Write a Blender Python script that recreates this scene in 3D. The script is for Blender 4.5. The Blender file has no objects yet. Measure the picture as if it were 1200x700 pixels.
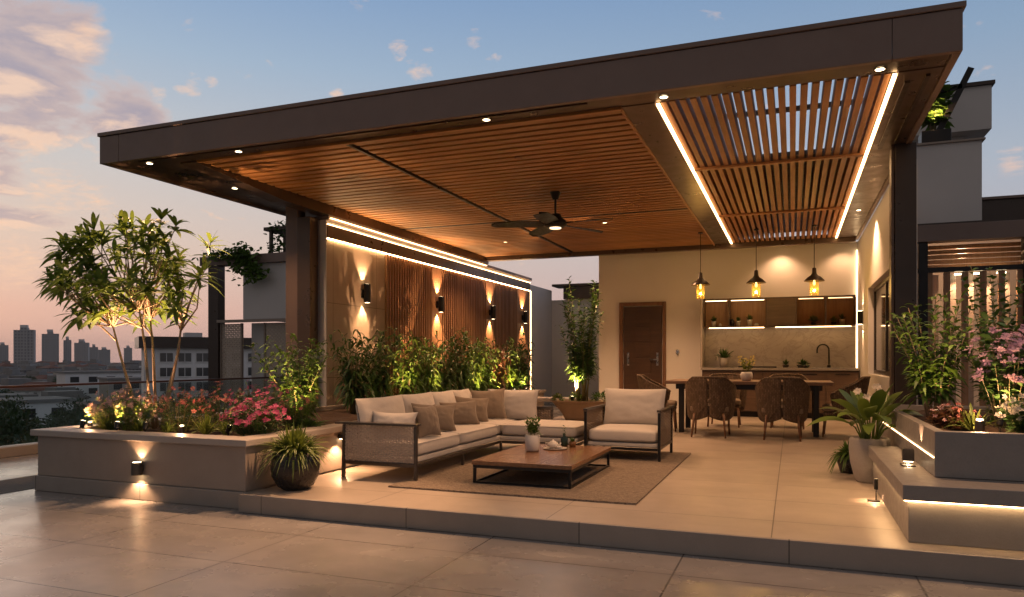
import bpy, math, random
from mathutils import Vector, Matrix, noise as mnoise
R = math.radians
random.seed(7)
S = bpy.context.scene
COL = S.collection

# ------------------------------------------------------------------ camera
H = 1.21
YAW = math.atan(329/854)
cam = bpy.data.cameras.new('camera')
cam.sensor_width = 36; cam.lens = 854/1200*36
cam.shift_y = 71/1200
cam.clip_start = .05; cam.clip_end = 9000
camo = bpy.data.objects.new('camera', cam); COL.objects.link(camo)
camo.location = (0, 0, H); camo.rotation_euler = (R(90), 0, YAW)
S.camera = camo
# ------------------------------------------------------------------ exposure
S.view_settings.view_transform = 'Standard'
S.view_settings.look = 'None'
S.view_settings.exposure = 0.2
S.view_settings.gamma = 1
S.cycles.use_denoising = True
S.cycles.max_bounces = 7; S.cycles.diffuse_bounces = 3; S.cycles.glossy_bounces = 3
S.cycles.transmission_bounces = 6; S.cycles.transparent_max_bounces = 12
S.cycles.caustics_reflective = False; S.cycles.caustics_refractive = False
S.cycles.sample_clamp_indirect = 4
# ------------------------------------------------------------------ sky
SUN_AZ = R(-64)      # measured from +Y towards +X
SUN_EL = R(3.0)
world = bpy.data.worlds.new('World'); S.world = world
world.use_nodes = True
nt = world.node_tree; N = nt.nodes; L = nt.links
N.clear()
def wn(t, **k):
    n = N.new(t)
    for a, b in k.items(): setattr(n, a, b)
    return n
def wmath(op, a, b=None, c=None, clamp=False):
    n = wn('ShaderNodeMath', operation=op, use_clamp=clamp)
    for i, x in enumerate((a, b, c)):
        if x is None: continue
        if isinstance(x, (int, float)): n.inputs[i].default_value = x
        else: L.new(x, n.inputs[i])
    return n.outputs[0]
def wvec(op, a, b=None):
    n = wn('ShaderNodeVectorMath', operation=op)
    for i, x in enumerate((a, b)):
        if x is None: continue
        if isinstance(x, tuple): n.inputs[i].default_value = x
        else: L.new(x, n.inputs[i])
    return n.outputs['Value'] if op in ('DOT_PRODUCT', 'LENGTH') else n.outputs[0]
def wmix(f, a, b, mode='MIX'):
    n = wn('ShaderNodeMix', data_type='RGBA', blend_type=mode)
    for s, x in ((n.inputs['Factor'], f), (n.inputs[6], a), (n.inputs[7], b)):
        if isinstance(x, (int, float)): s.default_value = x
        elif isinstance(x, tuple): s.default_value = x
        else: L.new(x, s)
    return n.outputs[2]
def wramp(f, stops):
    n = wn('ShaderNodeValToRGB'); L.new(f, n.inputs[0])
    e = n.color_ramp.elements
    while len(e) < len(stops): e.new(.5)
    for q, (p, c) in zip(e, stops):
        q.position = p; q.color = c
    return n.outputs[0]
def s2l(r, g, b, a=1):
    f = lambda c: (c/255/12.92) if c/255 <= .04045 else ((c/255+.055)/1.055)**2.4
    return (f(r), f(g), f(b), a)
sky = wn('ShaderNodeTexSky', sky_type='NISHITA', sun_disc=False, sun_elevation=SUN_EL, sun_rotation=SUN_AZ,
         altitude=100, air_density=1.2, dust_density=2.5, ozone_density=2.5)
tc = wn('ShaderNodeTexCoord').outputs['Generated']
sep = wn('ShaderNodeSeparateXYZ'); L.new(tc, sep.inputs[0])
dx, dy, dz = sep.outputs
el = wmath('MAXIMUM', dz, 0.0)
elr = wmath('POWER', el, .6)
sd = (math.sin(SUN_AZ), math.cos(SUN_AZ), 0)
west = wmath('MULTIPLY_ADD', wvec('DOT_PRODUCT', tc, sd), .5, .5, clamp=True)
q = lambda e: max(e, 0)**.6
warm = wramp(elr, [(0, s2l(216,174,162)), (q(.06), s2l(228,184,168)), (q(.14), s2l(222,197,182)), (q(.24), s2l(203,199,197)),
                   (q(.36), s2l(166,185,205)), (q(.46), s2l(134,163,200)), (q(.62), s2l(128,130,140)), (1, s2l(116,112,112))])
cool = wramp(elr, [(0, s2l(165,150,160)), (q(.10), s2l(168,168,182)), (q(.22), s2l(152,170,192)), (q(.36), s2l(124,151,182)),
                   (q(.46), s2l(110,140,178)), (q(.62), s2l(112,118,130)), (1, s2l(114,105,99))])
dusk = wmix(wmath('POWER', west, 2.2), cool, warm)
rear = wramp(elr, [(0, s2l(142,132,130)), (q(.2), s2l(140,132,131)), (q(.5), s2l(128,122,122)), (1, s2l(122,111,104))])  # unseen sky behind the camera, tint invented to warm the light on front faces
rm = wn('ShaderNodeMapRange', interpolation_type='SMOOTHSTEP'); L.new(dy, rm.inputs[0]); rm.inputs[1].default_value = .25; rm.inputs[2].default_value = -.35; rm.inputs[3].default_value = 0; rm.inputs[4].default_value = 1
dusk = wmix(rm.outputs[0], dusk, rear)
# high cloud: position on a flat layer overhead
den = wmath('ADD', el, .12)
inv = wmath('DIVIDE', 1.0, den)
cp = wn('ShaderNodeCombineXYZ'); L.new(wmath('MULTIPLY', dx, inv), cp.inputs[0]); L.new(wmath('MULTIPLY', dy, inv), cp.inputs[1])
def cloud_noise(vec, sc, det, off=(0, 0, 0), rough=.58):
    m = wn('ShaderNodeMapping'); L.new(vec, m.inputs[0]); m.inputs['Location'].default_value = off
    n = wn('ShaderNodeTexNoise'); L.new(m.outputs[0], n.inputs['Vector'])
    n.inputs['Scale'].default_value = sc; n.inputs['Detail'].default_value = det; n.inputs['Roughness'].default_value = rough
    n.inputs['Distortion'].default_value = .3
    return n.outputs[0]
def dirblob(px, py, radius, soft):
    x = (px-600)/854; z = -(py-421)/854
    v = Vector((math.cos(YAW)*x - math.sin(YAW), math.sin(YAW)*x + math.cos(YAW), z)).normalized()
    d = wvec('DOT_PRODUCT', wvec('NORMALIZE', tc), tuple(v))
    ang = wmath('ARCCOSINE', wmath('MINIMUM', d, 1.0))
    n = wn('ShaderNodeMapRange', interpolation_type='SMOOTHSTEP'); L.new(ang, n.inputs[0])
    n.inputs[1].default_value = radius; n.inputs[2].default_value = radius+soft
    n.inputs[3].default_value = 1; n.inputs[4].default_value = 0
    return n.outputs[0]
big = wmath('MAXIMUM', wmath('MAXIMUM', dirblob(40, 92, .03, .12), dirblob(145, 130, .02, .09)), dirblob(-130, 60, .12, .2))
nA = cloud_noise(cp.outputs[0], 2.1, 10, (3.1, 1.7, 0), .62)
nA2 = cloud_noise(cp.outputs[0], 2.1, 3, (3.1+sd[0]*.13, 1.7+sd[1]*.13, 0), .5)
dA = wmath('ADD', wmath('SUBTRACT', nA, .80), wmath('MULTIPLY', big, .42))
covA = wmath('MULTIPLY', dA, 9.0, clamp=True)
edge = wmath('MULTIPLY_ADD', wmath('SUBTRACT', nA, nA2), 8.0, .12, clamp=True)
thin = wmath('SUBTRACT', 1.0, wmath('MULTIPLY', dA, 5.0, clamp=True), clamp=True)
lit = wmath('MAXIMUM', wmath('MULTIPLY', thin, .7), edge, clamp=True)
ccol = wmix(lit, s2l(168,158,170), s2l(238,204,182))
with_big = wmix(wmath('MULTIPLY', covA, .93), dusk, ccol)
# small scattered puffs, more of them low in the west
nB = cloud_noise(cp.outputs[0], 5.5, 6, (7.3, 2.2, 0), .55)
puff = wmath('MULTIPLY', wmath('SUBTRACT', nB, wmath('MULTIPLY_ADD', west, -.07, .70)), 9.0, clamp=True)
spots = None
for px, py, r in ((100, 42, 26), (222, 98, 18), (248, 96, 10), (468, 57, 16), (502, 63, 12), (490, 82, 20), (556, 46, 14), (186, 112, 12), (1188, 190, 22), (60, 225, 40), (30, 165, 26), (105, 232, 30), (20, 310, 40), (395, 110, 10)):
    b_ = dirblob(px, py, r*.0001, r*.0024)
    spots = b_ if spots is None else wmath('MAXIMUM', spots, b_)
nC = cloud_noise(wvec('MULTIPLY', cp.outputs[0], (1, 1.35, 1)), 9.0, 9, (1.3, 5.2, 0), .68)
spot_cov = wmath('MULTIPLY', wmath('SUBTRACT', wmath('MULTIPLY', wmath('SUBTRACT', nC, .30), 1.5), wmath('SUBTRACT', 1.06, wmath('MULTIPLY', spots, .90))), 2.6, clamp=True)
puff = wmath('MAXIMUM', puff, spot_cov)
pcol = wmix(west, s2l(196,182,190), s2l(247,206,176))
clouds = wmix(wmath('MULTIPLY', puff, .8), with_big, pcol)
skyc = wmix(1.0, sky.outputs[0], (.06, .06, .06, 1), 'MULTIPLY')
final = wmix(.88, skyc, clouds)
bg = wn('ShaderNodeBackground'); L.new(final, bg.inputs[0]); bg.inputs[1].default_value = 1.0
wo = wn('ShaderNodeOutputWorld'); L.new(bg.outputs[0], wo.inputs[0])
# ------------------------------------------------------------------ last glow of the sun
sl = bpy.data.lights.new('sun', 'SUN'); sl.energy = .12; sl.angle = R(20); sl.color = (1, .78, .62)
so = bpy.data.objects.new('sun', sl); COL.objects.link(so)
so.rotation_euler = Vector((-math.sin(SUN_AZ)*math.cos(R(8)), -math.cos(SUN_AZ)*math.cos(R(8)), -math.sin(R(8)))).to_track_quat('-Z', 'Y').to_euler()

# ------------------------------------------------------------------ materials
def newmat(name):
    m = bpy.data.materials.new(name); m.use_nodes = True
    m.node_tree.nodes.clear()
    return m
class G:
    """small helper round a material's node tree"""
    def __init__(s, m): s.t = m.node_tree; s.N = s.t.nodes; s.L = s.t.links
    def n(s, t, **k):
        x = s.N.new(t)
        for a, b in k.items(): setattr(x, a, b)
        return x
    def put(s, sock, v):
        if hasattr(v, 'is_output'): s.L.new(v, sock)
        else: sock.default_value = v
    def math(s, op, a, b=0, clamp=False):
        x = s.n('ShaderNodeMath', operation=op, use_clamp=clamp); s.put(x.inputs[0], a); s.put(x.inputs[1], b); return x.outputs[0]
    def mix(s, f, a, b, mode='MIX'):
        x = s.n('ShaderNodeMix', data_type='RGBA', blend_type=mode)
        s.put(x.inputs['Factor'], f); s.put(x.inputs[6], a); s.put(x.inputs[7], b); return x.outputs[2]
    def co(s, scale=(1, 1, 1), loc=(0, 0, 0), rot=(0, 0, 0)):
        c = s.n('ShaderNodeTexCoord'); m = s.n('ShaderNodeMapping'); s.L.new(c.outputs['Object'], m.inputs[0])
        m.inputs['Scale'].default_value = scale; m.inputs['Location'].default_value = loc; m.inputs['Rotation'].default_value = rot
        return m.outputs[0]
    def noise(s, vec, scale, detail=5, rough=.55, dist=0):
        x = s.n('ShaderNodeTexNoise'); s.L.new(vec, x.inputs['Vector'])
        x.inputs['Scale'].default_value = scale; x.inputs['Detail'].default_value = detail
        x.inputs['Roughness'].default_value = rough; x.inputs['Distortion'].default_value = dist
        return x.outputs[0]
    def range(s, v, a, b, c=0, d=1):
        x = s.n('ShaderNodeMapRange'); s.put(x.inputs[0], v)
        for i, k in enumerate((a, b, c, d)): x.inputs[i+1].default_value = k
        return x.outputs[0]
    def bump(s, h, strength, dist=.01, normal=None):
        x = s.n('ShaderNodeBump'); s.L.new(h, x.inputs['Height'])
        x.inputs['Strength'].default_value = strength; x.inputs['Distance'].default_value = dist
        if normal is not None: s.L.new(normal, x.inputs['Normal'])
        return x.outputs[0]
    def bsdf(s, col, rough, metal=0, normal=None, spec=.5, **k):
        b = s.n('ShaderNodeBsdfPrincipled')
        s.put(b.inputs['Base Color'], col); s.put(b.inputs['Roughness'], rough); b.inputs['Metallic'].default_value = metal
        b.inputs['Specular IOR Level'].default_value = spec
        if normal is not None: s.L.new(normal, b.inputs['Normal'])
        for a, v in k.items(): s.put(b.inputs[a], v)
        return b.outputs[0]
    def out(s, sh):
        o = s.n('ShaderNodeOutputMaterial'); s.L.new(sh, o.inputs[0])
def c4(c, k=1): return (c[0]*k, c[1]*k, c[2]*k, 1)
def plain(name, col, rough=.5, metal=0, var=.18, scale=6, bump=.0, bscale=80, spec=.5):
    m = newmat(name); g = G(m); v = g.co()
    n = g.noise(v, scale, 6, .6)
    c = g.mix(n, c4(col, 1-var), c4(col, 1+var))
    c = g.mix(g.range(g.noise(v, scale*.35, 5, .65), .38, .68, 0, min(.5, var*1.6)), c, c4(col, .68))
    c = g.mix(g.range(g.noise(v, 110, 3, .6), .45, .7, 0, min(.4, var*1.3)), c, c4(col, .6))
    r = g.range(g.noise(v, scale*2.3, 4), .3, .7, max(rough-.08, .02), min(rough+.08, 1))
    nm = g.bump(g.noise(v, bscale, 4), bump) if bump else None
    g.out(g.bsdf(c, r, metal, nm, spec)); return m
def wood(name, a, b, rough=.4, axis=0, scale=9):
    m = newmat(name); g = G(m)
    sc = [1, 1, 1]; sc[axis] = .07
    v = g.co(tuple(sc))
    n = g.noise(v, scale*2, 6, .62, 1.2)
    n2 = g.noise(v, scale*9, 4, .6)
    big = g.noise(g.co(), 3.1, 3)
    f = g.math('ADD', g.math('MULTIPLY', n, .65), g.math('MULTIPLY', n2, .35))
    f = g.range(f, .32, .68)
    c = g.mix(f, c4(a), c4(b)); c = g.mix(g.range(big, .3, .7, 0, .45), c, c4(a, .75))
    at = g.n('ShaderNodeAttribute', attribute_name='v').outputs['Fac']
    c = g.mix(g.math('MULTIPLY', at, .55), c, c4(a, .62))
    g.out(g.bsdf(c, g.range(f, 0, 1, rough+.08, rough-.05), 0, g.bump(f, .15, .004))); return m
def tile(name, col, sx, sy, off=(0, 0), rough=.33, var=.12, joint=.004, vertical=False, rot=None):
    m = newmat(name); g = G(m)
    r = rot or ((R(90), 0, 0) if vertical else (0, 0, 0))
    v = g.co((1, 1, 1), (off[0], off[1], 0), r)
    b = g.n('ShaderNodeTexBrick', offset=0.0, squash=1.0); g.L.new(v, b.inputs['Vector'])
    b.inputs['Color1'].default_value = (0, 0, 0, 1); b.inputs['Color2'].default_value = (1, 1, 1, 1)
    b.inputs['Scale'].default_value = 1; b.inputs['Mortar Size'].default_value = joint; b.inputs['Mortar Smooth'].default_value = .1
    b.inputs['Brick Width'].default_value = sx; b.inputs['Row Height'].default_value = sy
    p = g.co()
    vein = g.noise(g.co((1, 2.6, 1)), 1.1, 7, .55, .35)
    mott = g.noise(p, 5, 6, .55)
    fine = g.noise(p, 120, 3, .6)
    f = g.math('ADD', g.math('MULTIPLY', g.range(vein, .3, .7), .55), g.math('MULTIPLY', g.range(mott, .3, .7), .45))
    c = g.mix(f, c4(col, 1-var*1.4), c4(col, 1+var*1.2))
    c = g.mix(g.math('MULTIPLY', b.outputs['Color'], .16), c, c4(col, .72))
    c = g.mix(g.range(fine, .35, .65, .0, .14), c, c4(col, .6))
    c = g.mix(b.outputs['Fac'], c, c4(col, .33))
    rr = g.range(g.noise(p, 2.0, 5, .55), .3, .7, rough-.05, rough+.08)
    h = g.math('SUBTRACT', g.math('MULTIPLY', fine, .10), b.outputs['Fac'])
    g.out(g.bsdf(c, rr, 0, g.bump(h, .22, .004), .45)); return m
def fabric(name, col, scale=420, rough=.9):
    m = newmat(name); g = G(m); v = g.co()
    w1 = g.n('ShaderNodeTexWave', wave_type='BANDS', bands_direction='X'); g.L.new(v, w1.inputs[0]); w1.inputs['Scale'].default_value = scale/6
    w2 = g.n('ShaderNodeTexWave', wave_type='BANDS', bands_direction='Z'); g.L.new(v, w2.inputs[0]); w2.inputs['Scale'].default_value = scale/6
    wv = g.math('MULTIPLY', w1.outputs['Fac'], w2.outputs['Fac'])
    n = g.noise(v, 5, 5, .6); n2 = g.noise(v, 160, 3, .6)
    c = g.mix(g.range(n, .3, .7, .0, .3), c4(col), c4(col, .82)); c = g.mix(g.range(n2, .3, .7, 0, .3), c, c4(col, .7))
    h = g.math('ADD', g.math('MULTIPLY', wv, .5), g.math('MULTIPLY', g.noise(v, 9, 4), 2.2))
    g.out(g.bsdf(c, rough, 0, g.bump(h, .35, .006), .2, **{'Sheen Weight': .25})); return m
def weave(name, a, b, su, rot=(0, 0, 0), rough=.7):
    m = newmat(name); g = G(m)
    tc_ = g.n('ShaderNodeTexCoord'); sp_ = g.n('ShaderNodeSeparateXYZ'); g.L.new(tc_.outputs['Object'], sp_.inputs[0])
    cb_ = g.n('ShaderNodeCombineXYZ'); g.L.new(g.math('MULTIPLY', g.math('ARCTAN2', sp_.outputs[0], g.math('MULTIPLY', sp_.outputs[1], -1)), .31*su), cb_.inputs[1]); g.L.new(g.math('MULTIPLY', sp_.outputs[2], su), cb_.inputs[0])
    v = cb_.outputs[0]
    w = g.n('ShaderNodeTexBrick', offset=.5); g.L.new(v, w.inputs['Vector'])
    w.inputs['Color1'].default_value = (.35, .35, .35, 1); w.inputs['Color2'].default_value = (1, 1, 1, 1); w.inputs['Mortar'].default_value = (0, 0, 0, 1)
    w.inputs['Scale'].default_value = 1; w.inputs['Mortar Size'].default_value = .09; w.inputs['Brick Width'].default_value = 1.3; w.inputs['Row Height'].default_value = .7
    w.inputs['Mortar Smooth'].default_value = .6
    f = w.outputs['Color']
    n = g.noise(g.co(), 14, 4)
    c = g.mix(f, c4(a), c4(b)); c = g.mix(g.range(n, .35, .65, 0, .4), c, c4(a, 1.3))
    g.out(g.bsdf(c, rough, 0, g.bump(f, .8, .006), .3)); return m
def leafmat(name, dark, light, trans=.28, rough=.45):
    m = newmat(name); g = G(m)
    at = g.n('ShaderNodeAttribute', attribute_name='v').outputs['Fac']
    n = g.noise(g.co(), 3.0, 3)
    f = g.math('ADD', g.math('MULTIPLY', at, .75), g.math('MULTIPLY', n, .35), clamp=True)
    c = g.mix(f, c4(dark), c4(light))
    p = g.bsdf(c, rough, 0, None, .4)
    t = g.n('ShaderNodeBsdfTranslucent'); g.put(t.inputs[0], g.mix(.5, c, c4((light[0]*1.3, light[1]*1.25, light[2]*.6))))
    x = g.n('ShaderNodeMixShader'); x.inputs[0].default_value = trans; g.L.new(p, x.inputs[1]); g.L.new(t.outputs[0], x.inputs[2])
    g.out(x.outputs[0]); return m
def emit(name, col, k):
    m = newmat(name); g = G(m)
    e = g.n('ShaderNodeEmission'); e.inputs[0].default_value = c4(col); e.inputs[1].default_value = k
    g.out(e.outputs[0]); return m
def glassy(name, tint=(.9, .95, .95), refl=.12, rough=.03, dark=None):
    m = newmat(name); g = G(m)
    t = g.n('ShaderNodeBsdfTransparent'); t.inputs[0].default_value = c4(tint)
    gl = g.n('ShaderNodeBsdfGlossy'); gl.inputs['Roughness'].default_value = rough
    fr = g.n('ShaderNodeFresnel'); fr.inputs[0].default_value = 1.45
    k = g.math('MULTIPLY', fr.outputs[0], dark if dark else .55, clamp=True)
    x = g.n('ShaderNodeMixShader'); g.L.new(k, x.inputs[0]); g.L.new(t.outputs[0], x.inputs[1]); g.L.new(gl.outputs[0], x.inputs[2])
    g.out(x.outputs[0]); return m
WARM = (1.0, .54, .275)
M = {}
M['tile_low'] = tile('terrace_tile', (.295, .272, .256), 1.27, .70, (.63, .06), .25, .16, .0055)
M['tile_deck'] = tile('deck_tile', (.42, .35, .285), 1.42, .74, (.12, .06), .36)
M['step'] = tile('step_stone', (.30, .265, .235), 1.28, 3, (.02, 1), .5, .1)
M['stone'] = plain('cast_stone', (.33, .27, .225), .55, 0, .14, 5, .12, 60)
M['stone_cap'] = plain('stone_coping', (.40, .35, .31), .45, 0, .1, 7, .08, 80)
M['stone_gray'] = plain('honed_grey_stone', (.27, .245, .225), .4, 0, .16, 9, .12, 40)
M['bronze'] = plain('bronze_metal', (.20, .142, .118), .45, .1, .1, 4, .02, 200)
M['bronze_dark'] = plain('dark_bronze_metal', (.055, .041, .034), .35, .4, .12, 5)
M['soffit'] = plain('brown_soffit_metal', (.11, .075, .055), .33, .5, .12, 2.5)
M['black'] = plain('black_metal', (.018, .017, .017), .4, .5, .15, 9)
M['gunmetal'] = plain('gunmetal', (.10, .088, .080), .35, .8, .12, 9)
M['steel'] = plain('brushed_steel', (.5, .47, .44), .28, 1, .1, 12)
M['wood_ceil'] = wood('ceiling_wood', (.38, .170, .052), (.56, .28, .098), .42, 0, 8)
M['wood_slat'] = wood('pergola_wood', (.36, .15, .05), (.54, .26, .10), .45, 1, 8)
M['wood_wall'] = wood('screen_wood', (.29, .145, .068), (.48, .27, .135), .5, 2, 8)
M['wood_back'] = wood('backing_wood', (.13, .06, .03), (.23, .115, .06), .55, 2, 6)
M['wood_door'] = wood('door_wood', (.042, .021, .011), (.088, .044, .022), .4, 0, 6)
M['wood_table'] = wood('table_wood', (.15, .07, .032), (.31, .16, .075), .22, 1, 7)
M['wood_dining'] = wood('dining_wood', (.13, .07, .04), (.26, .15, .085), .4, 0, 7)
M['cabinet'] = wood('cabinet_wood', (.075, .045, .030), (.14, .085, .055), .42, 0, 5)
M['plaster'] = plain('white_plaster', (.74, .71, .68), .8, 0, .05, 1.6, .10, 90)
M['plaster_gray'] = plain('grey_plaster', (.60, .585, .575), .85, 0, .10, 1.1, .2, 50)
M['plaster_tan'] = tile('tan_stone_panel', (.45, .36, .27), 1.05, 1.15, (0.1, .35), .6, .1, .004, True, (0, R(90), 0))
M['marble'] = None
M['sofa'] = fabric('cream_fabric', (.56, .51, .46))
M['pillow'] = fabric('taupe_fabric', (.24, .185, .135), 300)
M['rope'] = plain('rope', (.55, .47, .39), .8, 0, .25, 40, .3, 300)
M['rope_dark'] = plain('brown_rope', (.20, .145, .10), .8, 0, .25, 40, .3, 300)
M['wicker'] = weave('wicker', (.050, .032, .021), (.185, .125, .078), 30)
M['rug'] = None
M['white_ceramic'] = plain('white_ceramic', (.62, .58, .53), .35, 0, .08, 20)
M['gray_ceramic'] = plain('speckled_grey_ceramic', (.36, .325, .295), .5, 0, .15, 25, .1, 120)
M['black_pot'] = plain('black_glazed_pot', (.028, .024, .022), .28, .2, .25, 8)
M['soil'] = plain('bark_mulch', (.075, .042, .022), .95, 0, .6, 30, .9, 45)
M['bark'] = plain('pale_bark', (.34, .24, .15), .7, 0, .3, 18, .3, 60)
M['cane'] = plain('bamboo_cane', (.20, .17, .07), .5, 0, .3, 14)
M['leaf_tree'] = leafmat('tree_leaf', (.055, .115, .024), (.19, .27, .06), .42)
M['leaf_bamboo'] = leafmat('bamboo_leaf', (.030, .082, .014), (.115, .205, .036), .3)
M['leaf_dark'] = leafmat('dark_leaf', (.020, .062, .014), (.070, .140, .032), .22)
M['leaf_grass'] = leafmat('grass_leaf', (.060, .105, .020), (.19, .24, .055), .3)
M['leaf_broad'] = leafmat('broad_leaf', (.050, .095, .018), (.14, .20, .040), .25, .35)
M['leaf_red'] = leafmat('reddish_leaf', (.07, .03, .018), (.16, .075, .035), .25)
M['fl_pale'] = leafmat('pale_pink_petal', (.50, .26, .28), (.68, .45, .44), .3, .6)
M['fl_coral'] = leafmat('coral_petal', (.45, .10, .10), (.58, .22, .18), .3, .6)
M['fl_mag'] = leafmat('magenta_petal', (.45, .04, .16), (.62, .12, .27), .3, .6)
M['fl_lilac'] = leafmat('lilac_petal', (.40, .22, .40), (.62, .42, .56), .3, .6)
M['fl_white'] = leafmat('white_petal', (.55, .50, .45), (.72, .66, .60), .3, .6)
M['fl_yellow'] = leafmat('yellow_petal', (.55, .42, .06), (.70, .58, .14), .3, .6)
M['led'] = emit('led', (1, .60, .27), 9)
M['led_wash'] = emit('wash_led', (1, .60, .27), 24)
M['lens'] = emit('lamp_lens', (1, .74, .42), 12)
M['lens_soft'] = emit('soft_lamp_lens', (1, .68, .36), 7)
M['glass'] = glassy('clear_glass')
M['glass_smoke'] = glassy('smoked_glass', (.82, .74, .64), 0, .25, .05)
M['glass_pane'] = None
def mk_marble():
    m = newmat('marble_splashback'); g = G(m); v = g.co((1, 1, 1.6))
    n = g.noise(v, 1.6, 10, .62, 2.2)
    vein = g.math('ABSOLUTE', g.math('SUBTRACT', n, .5))
    k = g.range(vein, 0, .035, 1, 0)
    c = g.mix(g.range(g.noise(v, 2.2, 6), .3, .7), (.36, .31, .265, 1), (.47, .41, .35, 1))
    c = g.mix(g.math('MULTIPLY', k, .45), c, (.20, .165, .14, 1))
    g.out(g.bsdf(c, .3)); return m
M['marble'] = mk_marble()
def mk_rug():
    m = newmat('woven_rug'); g = G(m); v = g.co()
    w = g.n('ShaderNodeTexWave', wave_type='BANDS', bands_direction='Y'); g.L.new(g.co((1, 1, 1)), w.inputs[0])
    w.inputs['Scale'].default_value = 9; w.inputs['Distortion'].default_value = 5; w.inputs['Detail'].default_value = 3; w.inputs['Detail Scale'].default_value = 4
    b = g.n('ShaderNodeTexBrick', offset=.5); g.L.new(g.co((60, 60, 60)), b.inputs[0])
    b.inputs['Scale'].default_value = 1; b.inputs['Color1'].default_value = (.5, .5, .5, 1); b.inputs['Color2'].default_value = (1, 1, 1, 1); b.inputs['Mortar'].default_value = (0, 0, 0, 1)
    b.inputs['Mortar Size'].default_value = .1; b.inputs['Brick Width'].default_value = 1.6; b.inputs['Row Height'].default_value = .8
    f = g.math('ADD', g.math('MULTIPLY', w.outputs['Fac'], .6), g.math('MULTIPLY', b.outputs['Color'], .4))
    f = g.math('ADD', f, g.math('MULTIPLY', g.noise(v, 90, 3), .25))
    c = g.mix(g.range(f, .2, 1.1), (.12, .090, .066, 1), (.36, .29, .225, 1))
    g.out(g.bsdf(c, .95, 0, g.bump(f, .9, .008), .15)); return m
M['rug'] = mk_rug()
def mk_pane():
    m = newmat('dark_window_pane'); g = G(m)
    g.out(g.bsdf((.03, .035, .04, 1), .08, 0, None, .8)); return m
M['glass_pane'] = mk_pane()
def mk_amber():
    m = newmat('amber_glass'); g = G(m)
    t = g.n('ShaderNodeBsdfTransparent'); t.inputs[0].default_value = (1, .88, .52, 1)
    d = g.n('ShaderNodeBsdfTranslucent'); d.inputs[0].default_value = (.9, .62, .12, 1)
    gl = g.n('ShaderNodeBsdfGlossy'); gl.inputs['Roughness'].default_value = .1
    x = g.n('ShaderNodeMixShader'); x.inputs[0].default_value = .04; g.L.new(t.outputs[0], x.inputs[1]); g.L.new(d.outputs[0], x.inputs[2])
    y = g.n('ShaderNodeMixShader'); y.inputs[0].default_value = .06; g.L.new(x.outputs[0], y.inputs[1]); g.L.new(gl.outputs[0], y.inputs[2])
    g.out(y.outputs[0]); return m
M['amber'] = mk_amber()
def mk_facade(name, wall, win, sx, sy, fx=.45, fy=.5, rough=.8):
    """distant facade: rows of openings on a plain wall, on vertical faces only"""
    m = newmat(name); g = G(m)
    c = g.n('ShaderNodeTexCoord'); s = g.n('ShaderNodeSeparateXYZ'); g.L.new(c.outputs['Object'], s.inputs[0])
    ge = g.n('ShaderNodeNewGeometry'); sn = g.n('ShaderNodeSeparateXYZ'); g.L.new(ge.outputs['Normal'], sn.inputs[0])
    ay = g.math('GREATER_THAN', g.math('ABSOLUTE', sn.outputs[1]), .5)
    hx = g.n('ShaderNodeMix'); g.put(hx.inputs[0], ay); g.put(hx.inputs[2], s.outputs[1]); g.put(hx.inputs[3], s.outputs[0])
    fxn = g.math('FRACT', g.math('DIVIDE', hx.outputs[0], sx)); fyn = g.math('FRACT', g.math('DIVIDE', s.outputs[2], sy))
    a = g.math('LESS_THAN', g.math('ABSOLUTE', g.math('SUBTRACT', fxn, .5)), fx/2)
    b = g.math('LESS_THAN', g.math('ABSOLUTE', g.math('SUBTRACT', fyn, .5)), fy/2)
    k = g.math('MULTIPLY', a, b)
    k = g.math('MULTIPLY', k, g.math('LESS_THAN', g.math('ABSOLUTE', sn.outputs[2]), .5))
    oi = g.n('ShaderNodeObjectInfo').outputs['Random']
    base = g.mix(g.range(g.noise(g.co((.1, .1, .1)), 3, 5), .3, .7, 0, .5), c4(wall), c4(wall, .75))
    base = g.mix(g.math('MULTIPLY', oi, .5), base, c4(wall, .6))
    g.out(g.bsdf(g.mix(k, base, c4(win)), rough)); return m

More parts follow.
